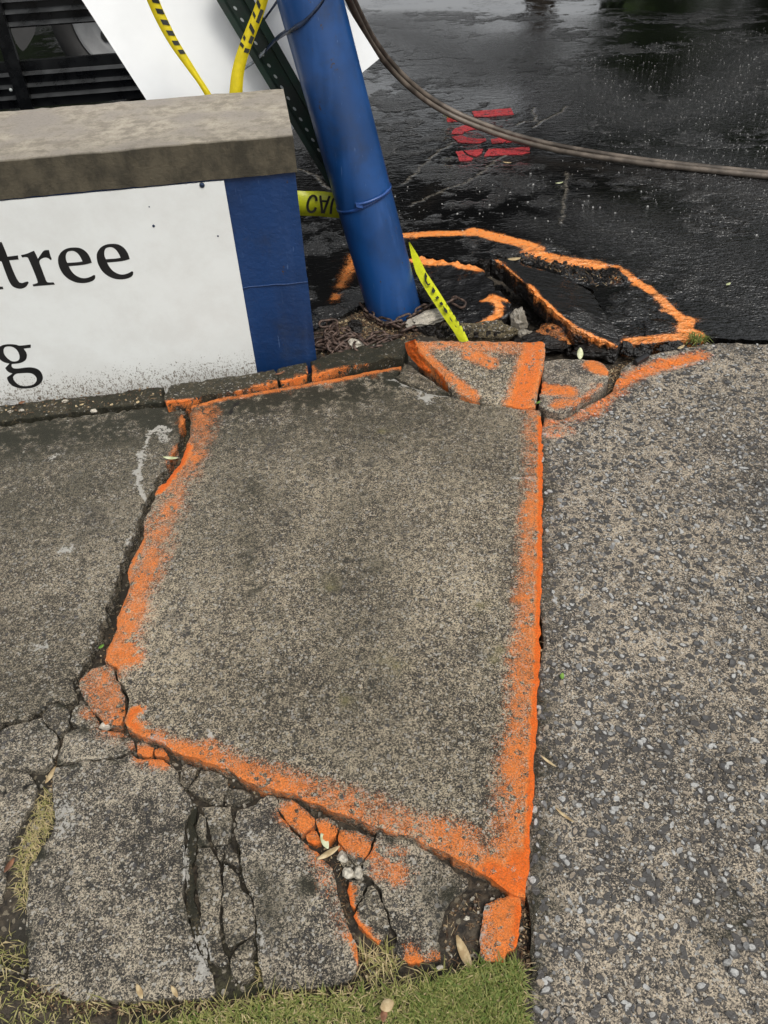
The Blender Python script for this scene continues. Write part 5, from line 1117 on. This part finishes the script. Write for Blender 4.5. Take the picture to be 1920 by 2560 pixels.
fbox('lower_rail', uL, uR, z_lo, z_hi, FD, FD+.03, fence); fbox('upper_rail', uL, uR, z_up0, z_up1, FD, FD+.03, fence)
for y0 in (170, 200, 228): ridge(uL, uR, fz(170,y0+8), fz(170,y0), fence)
for y0 in (46, 15, -15): ridge(uL, uR, fz(150,y0+10), fz(150,y0), fence)
fbox('post', fu(18,150), fu(52,150), .0, z_up1+.3, FD-.05, FD-.02, fence); fbox('post', uR-.02, uR+.04, .0, z_up1+.3, FD-.05, FD-.02, fence)
v_, f_ = dome(V(27,225,FD-.051), -WN, .008, .006); mesh_obj('bolt', v_, f_, M['hole'], fence)
# --- truck wheel seen through the fence
truck = empty('parked_truck'); tag(truck, 'dark parked truck with a grey wheel behind the black fence', 'truck')
wc = G(300, 40, .52); tyre_axis = np.array([-.25, -1, 0.]); tyre_axis /= np.linalg.norm(tyre_axis); wu = np.cross(tyre_axis, [0, 0, 1.]); wu /= np.linalg.norm(wu); wz = np.array([0, 0, 1.])
wheel = empty('wheel'); wheel.parent = truck
def lathe(prof, n=48):
    vs_ = []; fs = []
    for (r_, h_) in prof:
        for k_ in range(n): a = 6.2832*k_/n; vs_.append(wc+tyre_axis*h_+r_*(math.cos(a)*wu+math.sin(a)*wz))
    for i in range(len(prof)-1):
        for k_ in range(n): fs.append((i*n+k_, i*n+(k_+1) % n, (i+1)*n+(k_+1) % n, (i+1)*n+k_))
    return vs_, fs
v_, f_ = lathe([(.33, .02), (.36, .10), (.44, .125), (.50, .10), (.52, .04), (.52, -.14), (.34, -.16)]); mesh_obj('tyre', v_, f_, M['tyre'], wheel, True)
v_, f_ = lathe([(.335, .09), (.33, .05), (.29, .045), (.285, .03), (.245, .03), (.24, .015), (.13, -.01), (.125, .03), (.06, .05), (.001, .05)]); mesh_obj('rim', v_, f_, M['rim'], wheel, True)
for k_ in range(6):
    a = 6.2832*k_/6+.35; c = wc+tyre_axis*.012+.185*(math.cos(a)*wu+math.sin(a)*wz); vs_ = [c+tyre_axis*.006+.036*(math.cos(q)*wu+math.sin(q)*wz) for q in np.arange(14)*6.2832/14]
    mesh_obj('hand_hole', vs_, [tuple(range(14))], M['tyre'], wheel)
def tb(name, u0, u1, h0, h1, z0, z1, mat):
    P = [wc*np.array([1, 1, 0])+wu*u+tyre_axis*h+np.array([0, 0, z]) for z in (z0, z1) for h in (h0, h1) for u in (u0, u1)]
    return mesh_obj(name, P, [(0,1,3,2),(4,6,7,5),(0,4,5,1),(2,3,7,6),(0,2,6,4),(1,5,7,3)], mat, truck)
sgn = 1 if wu[0] > 0 else -1
tb('chassis', -3.2, .70, -1.9, -.3, .62, .95, M['truckbody']); tb('body', -3.6, .8, -2.1, .10, .98, 2.6, M['truckbody'])
fc = G(55, 100, .45); vs_ = []
for dz_ in (0, 1):
    for (x, y) in ((20,40),(30,85),(40,108),(50,122),(58,128),(66,120),(76,104),(86,85),(95,40)): vs_.append(D(x, y, 5.0+.06*dz_))
n_ = 9; mesh_obj('mud_flap', vs_, [tuple(range(n_)), tuple(range(2*n_-1, n_-1, -1))]+[(i, (i+1) % n_, n_+(i+1) % n_, n_+i) for i in range(n_)], M['tyre'], truck)

# --- trees across the lot: unseen, added and shaped to darken the wet asphalt's reflections
def tree(x, y, h, r, seed, label, lo=.22):
    rt = random.Random(seed); root = empty('tree'); tag(root, label, 'tree', 'unseen trees across the lot')
    tr = [np.array([x+.15*math.sin(i*.9+seed), y, h*.6*i/8]) for i in range(9)]
    v_, f_ = tube_geo(tr, [.26*(1-.08*i) for i in range(9)], 10); mesh_obj('trunk', v_, f_, M['bark'], root, True)
    cl = [(np.array([x, y, 0])+np.array([rt.uniform(-.75, .75)*r, rt.uniform(-.6, .6)*r, h*rt.uniform(lo, .95)]), r*rt.uniform(.3, .5)) for _ in range(36)]
    for c, cr in cl[:9]:
        v_, f_ = tube_geo(smooth_path([tr[4], tr[6]*.5+c*.5+np.array([0, 0, .2]), c], 4), [.1, .09, .08, .07, .06, .05, .04, .03, .02], 6); mesh_obj('limb', v_, f_, M['bark'], root, True)
    V_, F_, T_ = [], [], []
    for c, cr in cl:
        for _ in range(330):
            d = np.array([rt.gauss(0, 1), rt.gauss(0, 1), rt.gauss(0, .8)]); d /= np.linalg.norm(d); p = c+d*cr*rt.uniform(.45, 1.05)
            a = np.array([rt.gauss(0, 1), rt.gauss(0, 1), rt.gauss(0, 1)]); a /= np.linalg.norm(a); b_ = np.cross(a, d+.3*a[::-1]); b_ /= np.linalg.norm(b_)+1e-9; L_ = rt.uniform(.14, .28)
            k0 = len(V_); V_ += [p-a*L_, p+b_*L_*.5, p+a*L_, p-b_*L_*.5]; F_.append((k0, k0+1, k0+2, k0+3)); T_ += [rt.random()]*4
    mesh_obj('crown', V_, F_, M['foliage'], root, attrs={'tint': T_})
for i, (x, y, h, r, lo, lb) in enumerate(((-6.6, 14.5, 10.0, 3.4, .10, 'leftmost unseen tree across the lot, dense and tall'), (-.7, 14.0, 12.0, 4.4, .30, 'tallest unseen tree across the lot with a clear trunk'), (2.9, 14.6, 8.6, 2.6, .42, 'middle unseen tree across the lot with a high crown'), (6.6, 14.4, 5.0, 2.6, .08, 'second unseen tree from the right across the lot'), (11.8, 13.5, 4.0, 3.0, .12, 'rightmost unseen tree across the lot, the lowest'))):
    tree(x, y, h, r, 60+i, lb, lo)
